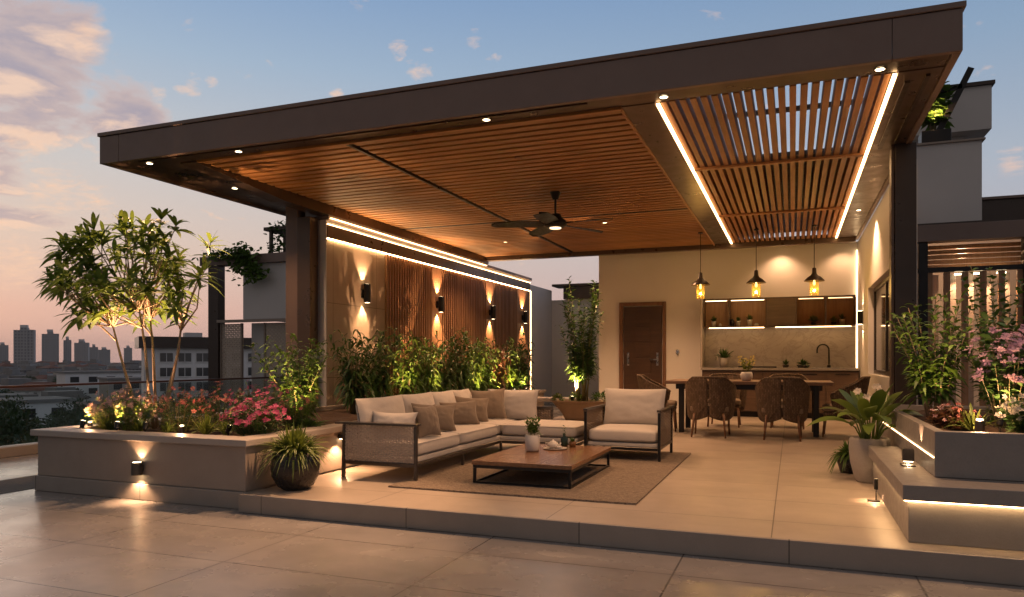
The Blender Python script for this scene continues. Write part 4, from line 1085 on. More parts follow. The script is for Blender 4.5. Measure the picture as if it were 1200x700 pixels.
for i in range(30): ml.leaf((-2.02, 6.9, CZ+.05), V((math.cos(i*2.4), math.sin(i*2.4), .4+i*.05)), rnd(.04, .075), .014, .1, 0, 3)
obj('succulent', ml, M['leaf_dark'], t, attr=True)
lamp('table_glow', 'POINT', (-2.13, 6.68, CZ+.12), 0.0)
bpy.data.objects.remove(bpy.data.objects['table_glow'])

# ------------------------------------------------------------------ dining set
DZ = .895
dt = thing('dining_table', 'long dark wood dining table in front of the outdoor kitchen', 'table', (-.6, 11.2, D))
obj('table_top', B(-1.75, .52, 10.72, 11.72, DZ-.045, DZ), M['wood_dining'], dt, bevel=.005)
for x in (-1.52, .30):
    obj('leg', MB().bar((x, 10.86, D), (x, 10.86, DZ-.047), .075), M['black'], dt, bevel=.004); obj('leg', MB().bar((x, 11.58, D), (x, 11.58, DZ-.047), .075), M['black'], dt, bevel=.004)
obj('apron', B(-1.6, .38, 10.83, 10.86, DZ-.12, DZ-.047), M['black'], dt)
def make_chair():
    t = thing('wicker_chair', '', 'chair', (0, 0, 0), 'woven chairs round the dining table')
    # local: faces +Y, back towards -Y
    def shell(side):
        m = MB()
        def f(u, v):
            a = R(2 + 130*u); s = math.sin(a)*side; c = -math.cos(a)
            top = .815-.02*u-.23*max(0, (u-.32)/.68)**.8
            bot = .285-.055*math.sin(math.pi*min(1, u/.6))+.06*max(0, u-.6)
            z = bot+(top-bot)*v
            wide = .292+.055*v-.02*v*v; deep = .24+.075*v**1.3
            return (s*wide*1.02, c*deep*(1 if c < 0 else .75)-.0, z)
        m.grid(f, 26, 16); return m
    b = obj('backrest', shell(1), M['wicker'], t, smooth=True, solid=.022)
    b2 = obj('backrest', shell(-1), M['wicker'], t, smooth=True, solid=.022)
    def rim(u): 
        a = R(132*u if u > 0 else 132*-u); s = math.sin(a)*(1 if u > 0 else -1); c = -math.cos(a); k = abs(u)
        top = .815-.02*k-.23*max(0, (k-.32)/.68)**.8
        return (s*.326*1.02, c*.315*(1 if c < 0 else .75), top+.006)
    obj('rim', MB().tube([rim(-1+i/20) for i in range(41)], .017, 8), M['wicker'], t, smooth=True)
    for sg in (-1, 1): obj('seam', MB().tube([(sg*.012, -.272, .47), (sg*.06, -.268, .42), (sg*.13, -.255, .33), (sg*.18, -.235, .24)], .009, 6), M['wicker'], t, smooth=True)
    obj('back_post', MB().bar((0, -.245, .30), (0, -.308, .79), .008), M['black'], t)
    obj('seat', cushion(-.26, .26, -.20, .27, .345, .435), M['rope_dark'], t, smooth=True)
    obj('seat_frame', MB().box(-.25, .25, -.19, .26, .305, .343), M['wicker'], t, bevel=.01)
    for sx in (-1, 1):
        obj('leg', MB().tube([(sx*.19, -.20, .33), (sx*.225, -.26, .0)], [.018, .012], 8), M['wood_back'], t, smooth=True)
        obj('leg', MB().tube([(sx*.22, .23, .33), (sx*.235, .26, .0)], [.018, .012], 8), M['wood_back'], t, smooth=True)
    return t
ch0 = make_chair()
seats = [(-1.07, 10.46, 0, 'woven dining chair with its back to the lounge, left one of the near pair'), (-.13, 10.42, 0, 'woven dining chair with its back to the lounge, nearer the broad leaved plant'),
         (-1.90, 11.12, -84, 'woven dining chair at the door end of the table, seen from its side'), (.66, 11.05, 86, 'woven dining chair at the window end of the table behind the plant'),
         (-1.02, 12.15, 180, 'woven dining chair on the kitchen side left of the flower vase'), (-.08, 12.2, 180, 'woven dining chair on the kitchen side right of the flower vase')]
for i, (x, y, a, lb) in enumerate(seats):
    c = ch0 if i == 0 else copy_tree(ch0)
    c.location = (x, y, D); c.rotation_euler = (0, 0, R(a)); c['label'] = lb; c.scale = (1.0, 1.0, 1.0)
t = thing('flower_vase', 'small white vase on the dining table', 'vase', (-.62, 11.0, DZ))
obj('body', MB().lathe([(0, 0), (.055, 0), (.082, .05), (.085, .10), (.07, .13), (.06, .13), (.06, .10), (0, .09)], (-.62, 11.0, DZ), 26), M['white_ceramic'], t, smooth=True)
t = thing('flower_bunch', 'spray of small yellow flowers in the white vase on the dining table', 'flowers', (-.62, 11.0, DZ+.09))
stem_plant(t, (-.62, 11.0, DZ+.09), .26, .12, 9, 8, .09, .014, M['leaf_grass'], M['cane'], .3, .3, .003, .8, .03)
mf = MB()
for i in range(34): mf.flower((-.62+rnd(-.12, .12), 11.0+rnd(-.1, .1), DZ+rnd(.2, .36)), V((rnd(-1, 1), -1, .6)), .016, 5)
obj('blossom', mf, M['fl_yellow'], t, attr=True)

# ------------------------------------------------------------------ outdoor kitchen
kc = thing('kitchen_counter', 'outdoor kitchen counter with dark wood fronts below the splashback', 'counter', (-.27, 14.4, D))
obj('worktop', B(-1.62, 1.095, 14.08, 14.695, 1.005, 1.05), M['stone_gray'], kc, bevel=.004)
obj('carcass', B(-1.60, 1.09, 14.15, 14.69, .24, 1.003), M['cabinet'], kc)
obj('toe_kick', B(-1.58, 1.09, 14.20, 14.69, D, .238), M['black'], kc)
for i in range(5):
    x0 = -1.595+i*.537
    d = obj('cabinet_door', B(x0+.006, x0+.531, 14.125, 14.148, .255, .985), M['cabinet'], kc, bevel=.002)
    obj('handle', B(x0+.15, x0+.39, 14.108, 14.1235, .93, .945), M['black'], d)
obj('splashback', B(-1.60, 1.07, 14.66, 14.694, 1.052, 1.80), M['marble'], kc)
obj('side_panel', B(-1.64, -1.605, 14.2, 14.695, 1.052, 2.36), M['stone_cap'], kc)
obj('sink', B(.35, .85, 14.18, 14.55, 1.051, 1.056), M['steel'], kc)
fa = MB(); pts = [(.62, 14.58, 1.05), (.62, 14.58, 1.38)]+[(.62-.10+.10*math.cos(a), 14.58, 1.38+.10*math.sin(a)) for a in [R(20*i) for i in range(1, 10)]]+[(.42, 14.58, 1.32)]
fa.tube(pts, .014, 10)
f_ = obj('faucet', fa, M['black'], kc, smooth=True)
obj('lever', MB().tube([(.62, 14.57, 1.10), (.62, 14.48, 1.12)], .008, 6), M['black'], f_)
obj('faucet_base', MB().lathe([(0, 0), (.035, 0), (.03, .05), (0, .05)], (.62, 14.58, 1.05), 14), M['black'], f_)
t = single('gas_hob', B(-.95, -.28, 14.22, 14.55, 1.051, 1.075), M['black'], 'flat black gas hob set on the kitchen worktop', 'hob', bevel=.004)
wc = thing('wall_cabinet', 'long wall cabinet with lit open shelves and smoked glass doors', 'cabinet', (-.27, 14.5, 1.82))
KX = (-1.60, -1.13, -.46, .06, .56, 1.05)
m = MB(); m.box(-1.60, 1.05, 14.36, 14.69, 2.325, 2.36); m.box(-1.60, 1.05, 14.36, 14.69, 1.81, 1.835); obj('back_panel', B(-1.60, 1.05, 14.675, 14.692, 1.837, 2.323), M['wood_wall'], wc)
for x in KX: m.box(x-.012, x+.012, 14.362, 14.673, 1.837, 2.323)
obj('carcass', m, M['cabinet'], wc, bevel=.002)
obj('door', B(KX[2]+.014, KX[3]-.014, 14.345, 14.362, 1.838, 2.322), M['cabinet'], wc, bevel=.003)
for i in (3, 4): obj('glass_door', B(KX[i]+.014, KX[i+1]-.014, 14.352, 14.360, 1.838, 2.322), M['glass_smoke'], wc)
for x0, x1 in ((-1.5, -.50), (-.30, .98)):
    obj('led_strip', B(x0, x1, 14.40, 14.425, 1.795, 1.808), M['led'], wc)
for x0, x1 in ((-1.56, -1.17), (-1.09, -.50), (.10, .52), (.60, 1.0)):
    obj('led_strip', B(x0, x1, 14.40, 14.415, 2.314, 2.3235), M['lens_soft'], wc)
def potted(x, y, z, r, h, leafm, potm, lb, ph, sp, kind='grass', n=50, name='potted_plant'):
    t = thing(name, lb, 'potted plant', (x, y, z), 'small potted plants in the kitchen')
    obj('pot', MB().lathe([(0, .001), (r*.75, .001), (r, h), (r*.85, h), (r*.8, h*.85), (0, h*.85)], (x, y, z), 18), potm, t, smooth=True)
    if kind == 'grass': grass_clump(t, (x, y, z+h*.85), ph, sp, n, .022 if ph > .15 else .016, leafm, .7)
    else: stem_plant(t, (x, y, z+h*.85), ph, sp, 8, 9, .07, .02, leafm, M['cane'], .4, .2, .002, .5, .02)
    return t
potted(-1.22, 14.4, 1.052, .10, .18, M['leaf_dark'], M['gray_ceramic'], 'spiky plant in a grey pot at the left end of the worktop', .24, .22, n=90)
potted(.0-.12, 14.42, 1.052, .06, .05, M['leaf_dark'], M['black_pot'], 'small dark leafy pot right of the hob', .13, .08, n=60)
potted(.18, 14.40, 1.052, .12, .05, M['leaf_dark'], M['black_pot'], 'wide low pot of dark leaves left of the sink', .13, .16, n=110)
potted(-1.42, 14.52, 1.837, .045, .10, M['leaf_dark'], M['white_ceramic'], 'leafy plant in a white pot on the first lit shelf', .14, .09)
potted(-.97, 14.52, 1.837, .04, .10, M['leaf_dark'], M['white_ceramic'], 'short plant in a white pot on the second lit shelf, left one', .12, .06)
potted(-.76, 14.52, 1.837, .05, .12, M['leaf_dark'], M['white_ceramic'], 'larger plant in a white pot on the second lit shelf, right one', .14, .09)
potted(.36, 14.52, 1.837, .05, .05, M['leaf_grass'], M['black_pot'], 'bright green plant behind the first smoked glass door', .17, .14, n=80)
potted(.70, 14.52, 1.837, .05, .05, M['leaf_grass'], M['black_pot'], 'yellow green plant behind the right smoked glass door', .13, .10, n=70)
potted(.84, 14.54, 1.837, .05, .10, M['leaf_dark'], M['white_ceramic'], 'dark plant in a pale pot at the right end of the cabinet', .14, .08, n=60)
for x, r, h, mt, lb in ((-1.30, .03, .06, 'white_ceramic', 'little round white ornament on the first lit shelf'), (-.64, .04, .05, 'white_ceramic', 'little pale ornament at the end of the second lit shelf'), (-1.17+.09, .05, .14, 'black_pot', 'dark canister between the two lit shelves')):
    single('ornament', MB().lathe([(0, 0), (r*.8, 0), (r, h*.4), (r*.7, h*.8), (r*.3, h), (0, h)], (x, 14.5, 1.838), 16), M[mt], lb, 'ornament', smooth=True)

M['bulb'] = emit('bulb', (1, .66, .26), 4)
# ------------------------------------------------------------------ pendants and fan
for x, y, lb in ((-1.45, 12.6, 'pendant lamp with amber glass hanging nearest the door'), (-.56, 12.6, 'middle pendant lamp with amber glass over the dining table'), (.32, 12.6, 'pendant lamp with amber glass hanging nearest the window')):
    t = thing('pendant_lamp', lb, 'pendant lamp', (x, y, 2.2), 'pendant lamps over the dining table')
    obj('cord', MB().tube([(x, y, 2.66), (x, y, 3.38)], .006, 6), M['black'], t)
    obj('ceiling_rose', MB().lathe([(0, 0), (.04, 0), (.04, .02), (0, .02)], (x, y, 3.325), 16), M['black'], t)
    obj('lamp_shade', MB().lathe([(.018, .24), (.03, .23), (.035, .15), (.055, .12), (.10, .09), (.155, .035), (.158, .025), (.15, .03), (.095, .082), (.03, .10), (0, .11)], (x, y, 2.43), 32), M['bronze_dark'], t, smooth=True)
    obj('glass_cylinder', MB().lathe([(.068, .03), (.068, .265)], (x, y, 2.195), 28), M['amber'], t, smooth=True)
    obj('bulb', MB().lathe([(0, -.03), (.016, -.022), (.021, -.005), (.016, .025), (.010, .06), (0, .06)], (x, y, 2.42), 16), M['bulb'], t, smooth=True)
    lamp('pendant_glow', 'POINT', (x, y, 2.32), 3.5, t, radius=.03, color=(1, .60, .22))
M['fan_lens'] = emit('fan_lens', (1, .72, .42), 2.2)
FX, FY = -2.84, 8.92
cf = thing('ceiling_fan', 'dark ceiling fan with five blades and a round light under the wood slats', 'ceiling fan', (FX, FY, 2.9))
obj('canopy_cup', MB().lathe([(0, .0), (.035, 0), (.07, .085), (.075, .10), (0, .10)], (FX, FY, 3.255), 24), M['black'], cf, smooth=True)
obj('rod', MB().tube([(FX, FY, 3.04), (FX, FY, 3.26)], .014, 10), M['black'], cf)
obj('motor', MB().lathe([(.02, .15), (.07, .15), (.085, .10), (.13, .07), (.15, .03), (.145, .0), (.10, -.02), (0, -.02)], (FX, FY, 2.915), 32), M['black'], cf, smooth=True)
obj('light_disc', MB().lathe([(.075, -.021), (.072, -.032), (0, -.036)], (FX, FY, 2.915), 28), M['fan_lens'], cf, smooth=True)
lamp('fan_glow', 'SPOT', (FX, FY, 2.85), 60, cf, (FX, FY, 0), 150, .8, .07)
for k in range(5):
    a = R(-14+72*k); dd = V((math.cos(a), math.sin(a), 0)); ss = V((-math.sin(a), math.cos(a), 0))
    m = MB(); ids = []
    n = 12
    for side in (0, 1):
        for i in range(n+1):
            u = i/n; r = .16+.66*u; w = .06+.045*math.sin(math.pi*min(1, u*.75+.12)); w *= math.sqrt(max(0, 1-max(0, (u-.9)/.1)**2)) if u > .9 else 1
            tw = .020
            for j in (-1, 1):
                p = V((FX, FY, 2.945))+dd*r+ss*w*j+V((0, 0, -.015*u+j*tw*(1-.4*u)-side*.008)); m.vert(p)
    o2 = (n+1)*2
    for i in range(n):
        m.face(2*i, 2*i+2, 2*i+3, 2*i+1); m.face(o2+2*i, o2+2*i+1, o2+2*i+3, o2+2*i+2)
        m.face(2*i, o2+2*i, o2+2*i+2, 2*i+2); m.face(2*i+1, 2*i+3, o2+2*i+3, o2+2*i+1)
    m.bar(V((FX, FY, 2.94))+dd*.09, V((FX, FY, 2.942))+dd*.24, .03, .012)
    obj('blade', m, M['black'], cf)

# ------------------------------------------------------------------ right bench and planter
M['led_hot'] = emit('bright_led', (1, .60, .27), 20)
bn = thing('stone_bench', 'low honed grey stone bench step glowing under its lip at the right', 'bench', (2, 6.2, D))
obj('base', B(.63, 4.0, 4.80, 6.80, D+.001, .375), M['stone_gray'], bn, bevel=.004)
obj('seat_slab', B(.595, 4.0, 4.755, 6.82, .392, .482), M['stone_gray'], bn, bevel=.005)
obj('shadow_gap', B(.66, 4.0, 4.83, 6.78, .3755, .3915), M['stone_gray'], bn)
obj('led_strip', B(.612, 4.0, 4.772, 4.786, .384, .3915), M['led_hot'], bn)
obj('led_strip', B(.606, .620, 4.79, 6.78, .384, .3915), M['led_hot'], bn)
up = thing('stone_planter', 'raised honed grey stone planter standing on the bench step at the right', 'planter', (2, 6.5, .482))
OO = [(.815, 5.12), (4.0, 5.12), (4.0, 8.04), (.815, 8.04)]; II = [(.875, 5.19), (3.94, 5.19), (3.94, 7.98), (.875, 7.98)]
wall_prism('planter_wall', OO, .484, .765, M['stone_gray'], up, II, .004)
obj('base', B(.82, 3.99, 6.83, 8.03, D+.001, .4835), M['stone_gray'], up)
m = MB(); m.grid(lambda u, v: (.87+3.08*u, 5.18+2.81*v, .725+.035*mnoise.noise((u*9, v*9, 2))+.014*mnoise.noise((u*40, v*36, 5))), 60, 60)
obj('soil', m, M['soil'], up, smooth=True)
obj('led_strip', B(.809, .8135, 5.13, 7.9, .60, .605), M['led'], up)
t = thing('bench_lamp', 'small dark square lamp standing on the stone bench beside the raised planter', 'lamp', (.735, 5.62, .482))
obj('lamp_body', B(.70, .77, 5.585, 5.655, .515, .60), M['gunmetal'], t, bevel=.006)
obj('base', B(.69, .775, 5.56, 5.67, .483, .492), M['gunmetal'], t, bevel=.002)
obj('stem', B(.725, .745, 5.61, 5.63, .493, .514), M['gunmetal'], t)
obj('lens', B(.708, .762, 5.593, 5.647, .5105, .5135), M['lens'], t)
lamp('lamp_glow', 'SPOT', (.735, 5.60, .507), 1.5, t, (.735, 5.58, 0), 150, .5, .01)
lamp('lamp_glow', 'SPOT', (.78, 5.62, .61), 2.5, t, (.815, 5.62, 1.2), 80, .5, .01)
t = thing('floor_spot', 'tiny black spot lamp on the deck against the side of the stone bench', 'garden light', (.57, 6.1, D))
obj('lamp_head', MB().tube([(.585, 6.1, D+.09), (.585, 6.1, D+.17)], .014, 10), M['black'], t)
obj('foot', B(.53, .61, 6.07, 6.13, D+.001, D+.008), M['black'], t)
obj('stem', MB().tube([(.585, 6.1, D+.008), (.585, 6.1, D+.09)], .005, 6), M['black'], t)
lamp('lamp_glow', 'SPOT', (.58, 6.1, D+.085), 1.8, t, (.56, 6.08, 0), 140, .5, .01)
bollard(1.115, 5.42, .745, 'bollard light under a glowing grass tuft in the raised right planter', .07, .028, 2.6)
t = thing('grass_tuft', 'glowing grass tuft behind the bollard in the raised right planter', 'plant', (1.12, 5.62, .73))
grass_clump(t, (1.12, 5.62, .73), .20, .17, 46, .016, M['leaf_grass'], .7)
t = thing('bamboo_shrub', 'tall green bamboo shrub beside the dark column in the raised right planter', 'shrub', (1.05, 6.6, .73))
stem_plant(t, (1.05, 6.6, .73), 1.08, .36, 18, 26, .17, .022, M['leaf_bamboo'], M['bark'], .7, .22, .006, .3)
spike(1.0, 6.2, .74, 'spike uplight at the foot of the bamboo shrub by the dark column', (1.05, 6.6, 1.5), 12, 80)
t = thing('leafy_shrub', 'dark leafy shrub behind the lilac flowers in the raised right planter', 'shrub', (1.55, 6.7, .73))
stem_plant(t, (1.55, 6.7, .73), 1.0, .42, 18, 26, .15, .034, M['leaf_dark'], M['cane'], .6, .2, .006, .3)
flower_shrub('flowering_shrub', 'tall shrub full of lilac pink flowers in the raised right planter', (1.42, 6.05, .73), .78, .26, .26, 70, M['leaf_dark'], M['fl_lilac'], 190, .027, 'flowering plants of the raised right planter', .03, .09, 'flowering shrub', loose=1.6)
flower_shrub('flowering_shrub', 'pale whitish flower shrub hanging over the front edge of the raised right planter', (1.36, 5.38, .74), .26, .16, .12, 44, M['leaf_dark'], M['fl_white'], 90, .020, 'flowering plants of the raised right planter', .022, .07, 'flowering shrub', loose=1.5)
flower_shrub('flowering_shrub', 'second lilac flower shrub at the outer side of the raised right planter', (1.95, 5.9, .73), .8, .32, .3, 60, M['leaf_dark'], M['fl_lilac'], 140, .027, 'flowering plants of the raised right planter', .03, .09, 'flowering shrub', loose=1.6)
flower_shrub('flowering_plant', 'low pink flowered plant at the foot of the bamboo shrub', (.99, 5.85, .73), .16, .10, .14, 40, M['leaf_red'], M['fl_pale'], 26, .016, 'flowering plants of the raised right planter', .016, .07)
flower_shrub('flowering_plant', 'low reddish leaved plant between the bamboo shrub and the bollard', (1.06, 5.75, .73), .18, .10, .12, 40, M['leaf_red'], M['fl_coral'], 14, .014, 'flowering plants of the raised right planter', .018, .07)
spike(1.30, 5.75, .74, 'spike uplight below the lilac flower shrub', (1.45, 6.1, 1.4), 7, 80)
t = thing('climbing_plant', 'loose green climber with small leaves at the right edge', 'plant', (1.62, 7.2, .73))
stem_plant(t, (1.62, 7.2, .73), 1.55, .35, 9, 26, .09, .035, M['leaf_bamboo'], M['cane'], .5, .3, .005, .2)

# ------------------------------------------------------------------ neighbours on the right
nb = thing('neighbour_house', 'grey rendered neighbour building stepping up behind the dark column', 'building', (3, 13, 0))
obj('lower_block', B(1.60, 2.62, 12.6, 15.5, 3.18, 4.46), M['plaster_gray'], nb)
obj('lower_coping', B(1.58, 2.66, 12.56, 15.5, 4.462, 4.49), M['stone'], nb)
obj('upper_block', MB().box(1.80, 3.05, 14.0, 17.2, 5.0, 5.72).box(1.9, 2.72, 14.3, 17.0, 4.46, 4.998), M['plaster_gray'], nb)
obj('upper_coping', B(1.76, 3.09, 13.95, 17.25, 5.722, 5.78), M['bronze_dark'], nb)
obj('dark_parapet', B(2.64, 6.5, 12.9, 15, 3.16, 3.62), M['bronze_dark'], nb)
obj('dark_parapet_cap', B(2.63, 6.5, 12.85, 15.05, 3.622, 3.66), M['bronze'], nb)
obj('ground_wall', B(1.30, 6.5, 13.2, 13.4, 0, 3.15), M['plaster'], nb)
pg = thing('slat_pavilion', 'dark framed garden pavilion with timber slats behind the raised planter', 'pavilion', (3, 11, 0))
obj('beam', B(1.42, 6.0, 10.95, 11.15, 2.76, 2.98), M['bronze'], pg, bevel=.004)
obj('beam', B(1.42, 6.0, 11.0, 12.6, 2.985, 3.01), M['bronze_dark'], pg)
for x in (1.56, 2.74, 4.0): obj('post', B(x, x+.11, 10.98, 11.10, 0, 2.757), M['black'], pg, bevel=.003)
obj('rail', B(1.42, 6.0, 11.0, 11.09, 2.36, 2.42), M['black'], pg)
m = MB()
for i in range(5): m.box(1.43, 6.0, 11.35, 11.39, 2.44+i*.066, 2.44+i*.066+.052)
obj('timber_screen', m, M['wood_wall'], pg)
m1, m2 = MB(), MB()
for i in range(20):
    x = 1.45+i*.205; m1.box(x, x+.075, 11.02, 11.06, .02, 2.355); m2.box(x+.09, x+.19, 11.30, 11.33, .02, 2.35)
obj('timber_slats', m1, M['wood_wall'], pg); obj('pale_slats', m2, M['stone_cap'], pg)
for x in (2.02, 2.24, 2.5): 
    obj('lamp_lens', B(x, x+.10, 11.20, 11.24, 2.335, 2.352), M['lens'], pg); lamp('pavilion_glow', 'SPOT', (x+.05, 11.18, 2.32), 8, pg, (x+.05, 11.25, 0), 110, .6, .03)
lamp('pavilion_glow', 'POINT', (2.2, 11.75, 2.55), 10, pg)
t = thing('roof_planter', 'black slanted planter frame on the neighbour roof behind the canopy edge', 'planter', (2.0, 12.9, 4.49))
obj('box', MB().bar((1.85, 12.9, 4.62), (2.25, 12.9, 4.62), .35, .2), M['black'], t, bevel=.01)
obj('rail', MB().bar((1.75, 12.8, 5.30), (2.40, 12.8, 5.36), .05, .07).bar((2.10, 12.8, 4.72), (2.52, 12.8, 5.62), .05, .09), M['black'], t)
lamp('planter_glow', 'POINT', (2.05, 12.7, 4.98), 5, t)
t = thing('rooftop_plant', 'warm lit leafy plant in the slanted planter on the neighbour roof', 'plant', (2.05, 12.9, 4.7))
stem_plant(t, (2.05, 12.9, 4.7), .95, .3, 12, 14, .24, .09, M['leaf_bamboo'], M['cane'], .5, .2, .008, .3)

# ------------------------------------------------------------------ neighbour on the left
ln = thing('rooftop_shelter', 'pale rendered rooftop shelter with a dark post beside the left planter', 'building', (-11, 12.5, -3))
obj('roof_beam', MB().box(-11.6, -7.4, 11.9, 12.2, 3.16, 3.34), M['bronze'], ln)
obj('post', B(-11.42, -11.16, 11.95, 12.15, -3, 3.158), M['bronze_dark'], ln)
obj('wall', B(-10.55, -7.4, 12.0, 14.5, 2.03, 3.155), M['plaster_gray'], ln)
obj('rail', B(-11.15, -7.4, 11.9, 12.0, 1.965, 2.02), M['stone'], ln)
obj('lower_wall', B(-10.55, -7.4, 12.25, 14.5, -3, 1.96), M['plaster_gray'], ln)
for x0, x1 in ((-11.12, -10.62), (-10.0, -8.6), (-8.5, -7.4)):
    f_ = obj('woven_screen', MB().weave_panel((x0, 12.03, -.8), (x1-x0, 0, 0), (0, 0, 2.74), int((x1-x0)/.045), 70, .008, .75, .7), M['rope'], ln)
    for q in (x0-.03, x1): obj('screen_post', B(q, q+.03, 12.0, 12.06, -.8, 1.95), M['stone'], f_)
t = thing('rooftop_trellis', 'dark flat trellis on top of the pale rooftop shelter', 'trellis', (-9.6, 12.8, 3.35))
obj('top', B(-10.2, -7.6, 12.2, 13.6, 3.86, 3.93), M['bronze_dark'], t)
for x in (-10.1, -9.75, -9.4, -9.0): obj('post', B(x, x+.06, 12.25, 12.31, 3.345, 3.858), M['bronze_dark'], t)
t = thing('trellis_creeper', 'green creeper growing over the flat trellis', 'climbing plant', (-9.6, 12.4, 3.35))
ml = MB()
for i in range(700):
    x = rnd(-10.1, -8.6); 
    ml.leaf((x, 12.2+rnd(-.1, .5), 3.4+abs(rnd(-.65, .65))), V((rnd(-1, 1), rnd(-1, .3), rnd(-.3, .8))), rnd(.06, .13), .06, .3, rnd(-1, 1), 2)
obj('foliage', ml, M['leaf_dark'], t, attr=True)
t = thing('trailing_vine', 'green vine trailing over the front beam of the rooftop shelter', 'climbing plant', (-10.4, 11.85, 3.2))
ml = MB()
for cx, cz, sx, sz, n in ((-10.9, 3.36, .35, .07, 160), (-10.35, 3.20, .28, .24, 300), (-10.05, 2.95, .22, .14, 160), (-10.45, 3.42, .15, .1, 90)):
    for i in range(n):
        ml.leaf((cx+random.gauss(0, sx*.6), 11.82+rnd(-.08, .06), cz+random.gauss(0, sz*.6)), V((rnd(-1, 1), rnd(-1, .2), rnd(-.6, .6))), rnd(.07, .13), .07, .3, rnd(-1, 1), 2)
obj('foliage', ml, M['leaf_bamboo'], t, attr=True)

# ------------------------------------------------------------------ the city
def block(t, part, x0, x1, y0, y1, z0, z1, mat): return obj(part, B(x0, x1, y0, y1, z0, z1), mat, t)
WALLS = {'white': (.78, .77, .76), 'cream': (.52, .48, .43), 'grey': (.32, .32, .33), 'brick': (.28, .14, .10), 'dark': (.13, .125, .13)}
FAC = {k: mk_facade('facade_'+k, c, tuple(x*.28 for x in c), 2.6, 3.0, .42, .42) for k, c in WALLS.items()}
ROOF = {'flat': plain('flat_roof', (.24, .235, .23), .9, 0, .4, .3), 'red': plain('tiled_roof', (.20, .09, .06), .85, 0, .4, .4)}
def hpos(px, dist):
    """a heading given by how far left it lies in the view, at a distance"""
    x = (px-600)/854; v = V((math.cos(YAW)*x-math.sin(YAW), math.sin(YAW)*x+math.cos(YAW), 0))
    return v*dist
# towers on the skyline
TW = [(29, 1250, 40, 48, 'pale apartment tower, the tallest on the skyline', 1), (59, 1400, 38, 41, 'second apartment tower of the skyline, right of the tallest', 1), (79, 1650, 20, 31, 'slim dim tower between apartment towers and the tree', 0),
      (96, 1600, 36, 27, 'broad stepped tower nearest the tree crown', 1), (110, 1900, 26, 20, 'low dim tower block half lost in haze left of the tree', 0), (3, 1900, 34, 24, 'pale hazy tower at the left edge of the view', 0),
      (-14, 1500, 44, 30, 'wide hazy block beyond the left edge of the view', 0), (122, 2100, 40, 16, 'hazy block behind the lowest leaves of the tree', 0), (150, 2300, 30, 18, 'hazy block seen through the tree stems', 0)]
FT = mk_facade('tower_facade', (.42, .41, .41), (.12, .12, .135), 4.6, 5.2, .5, .5)
FT2 = mk_facade('dim_tower_facade', (.30, .30, .31), (.14, .14, .155), 4.2, 3.4, .5, .5)
for px, d, w, h, lb, kind in TW:
    p = hpos(px, d); a = math.atan2(p.y, p.x)-math.pi/2+rnd(-.2, .2)
    t = thing('apartment_tower', lb, 'tower block', (p.x, p.y, GZ), 'towers on the city skyline')
    w *= .74
    H_ = h/854*d*math.cos(math.atan((px-600)/854))+1.2-GZ-4.5
    mat = FT if kind else FT2
    obj('tower_body', MB().box(-w*.5, -w*.18, -w*.3, w*.3, 0, H_*.94).box(-w*.178, w*.178, -w*.36, w*.36, 0, H_).box(w*.18, w*.5, -w*.3, w*.3, 0, H_*.95), mat, t, local=True)
    obj('roof_block', B(-w*.2, w*.16, -w*.2, w*.2, H_+.02, H_+4.5), M['plaster_gray'], t, local=True)
    t.rotation_euler = (0, 0, a)
# skyline of low far blocks and the sea of houses
rs = random.Random(11)
def house(name, lb, p, w, dp, h, wall, roof, group, a):
    t = thing(name, lb, 'house' if h < 14 else 'block', (p.x, p.y, GZ), group)
    obj('walls', B(-w/2, w/2, -dp/2, dp/2, 0, h), FAC[wall], t, local=True)
    if roof == 'red':
        m = MB(); e = .4
        q = [m.vert(c) for c in ((-w/2-e, -dp/2-e, h+.02), (w/2+e, -dp/2-e, h+.02), (w/2+e, dp/2+e, h+.02), (-w/2-e, dp/2+e, h+.02), (-w/4, 0, h+2.4), (w/4, 0, h+2.4))]
        for f in ((0,1,5,4), (1,2,5), (2,3,4,5), (3,0,4)): m.face(*[q[i] for i in f])
        obj('roof', m, ROOF['red'], t, local=True)
    else:
        m = MB().box(-w/2-.15, w/2+.15, -dp/2-.15, dp/2+.15, h+.01, h+.7)
        m.box(-w*.1, w*.32, -dp*.2, dp*.3, h+.71, h+3.0)
        obj('roof', m, ROOF['flat'], t, local=True)
    t.rotation_euler = (0, 0, a); return t
KLB = {'white': 'small white flat roofed house far off in the hazy city', 'cream': 'small cream house far off in the hazy city', 'grey': 'small grey house far off in the hazy city', 'brick': 'small brick red house far off in the hazy city', 'dark': 'small dark house far off in the hazy city'}
placed = []
for i in range(230):
    for _ in range(30):
        px = rs.uniform(-260, 345); d = 1/rs.uniform(1/1500, 1/150)
        p = hpos(px, d)
        w = rs.uniform(9, 20)
        if all((p-o).length > (w+ow)*.62 for o, ow in placed): break
    placed.append((p, w))
    wall = rs.choice(['white', 'white', 'cream', 'cream', 'grey', 'grey', 'brick', 'dark'])
    h = rs.uniform(6, 12) if d < 500 else rs.uniform(8, 16)
    house('town_house', KLB[wall], p, w, rs.uniform(9, 14), h, wall, rs.choice(['flat', 'flat', 'red']), KLB[wall].split(' far')[0].replace('small ', 'far ')+'s of the city', rs.uniform(-.5, .5))
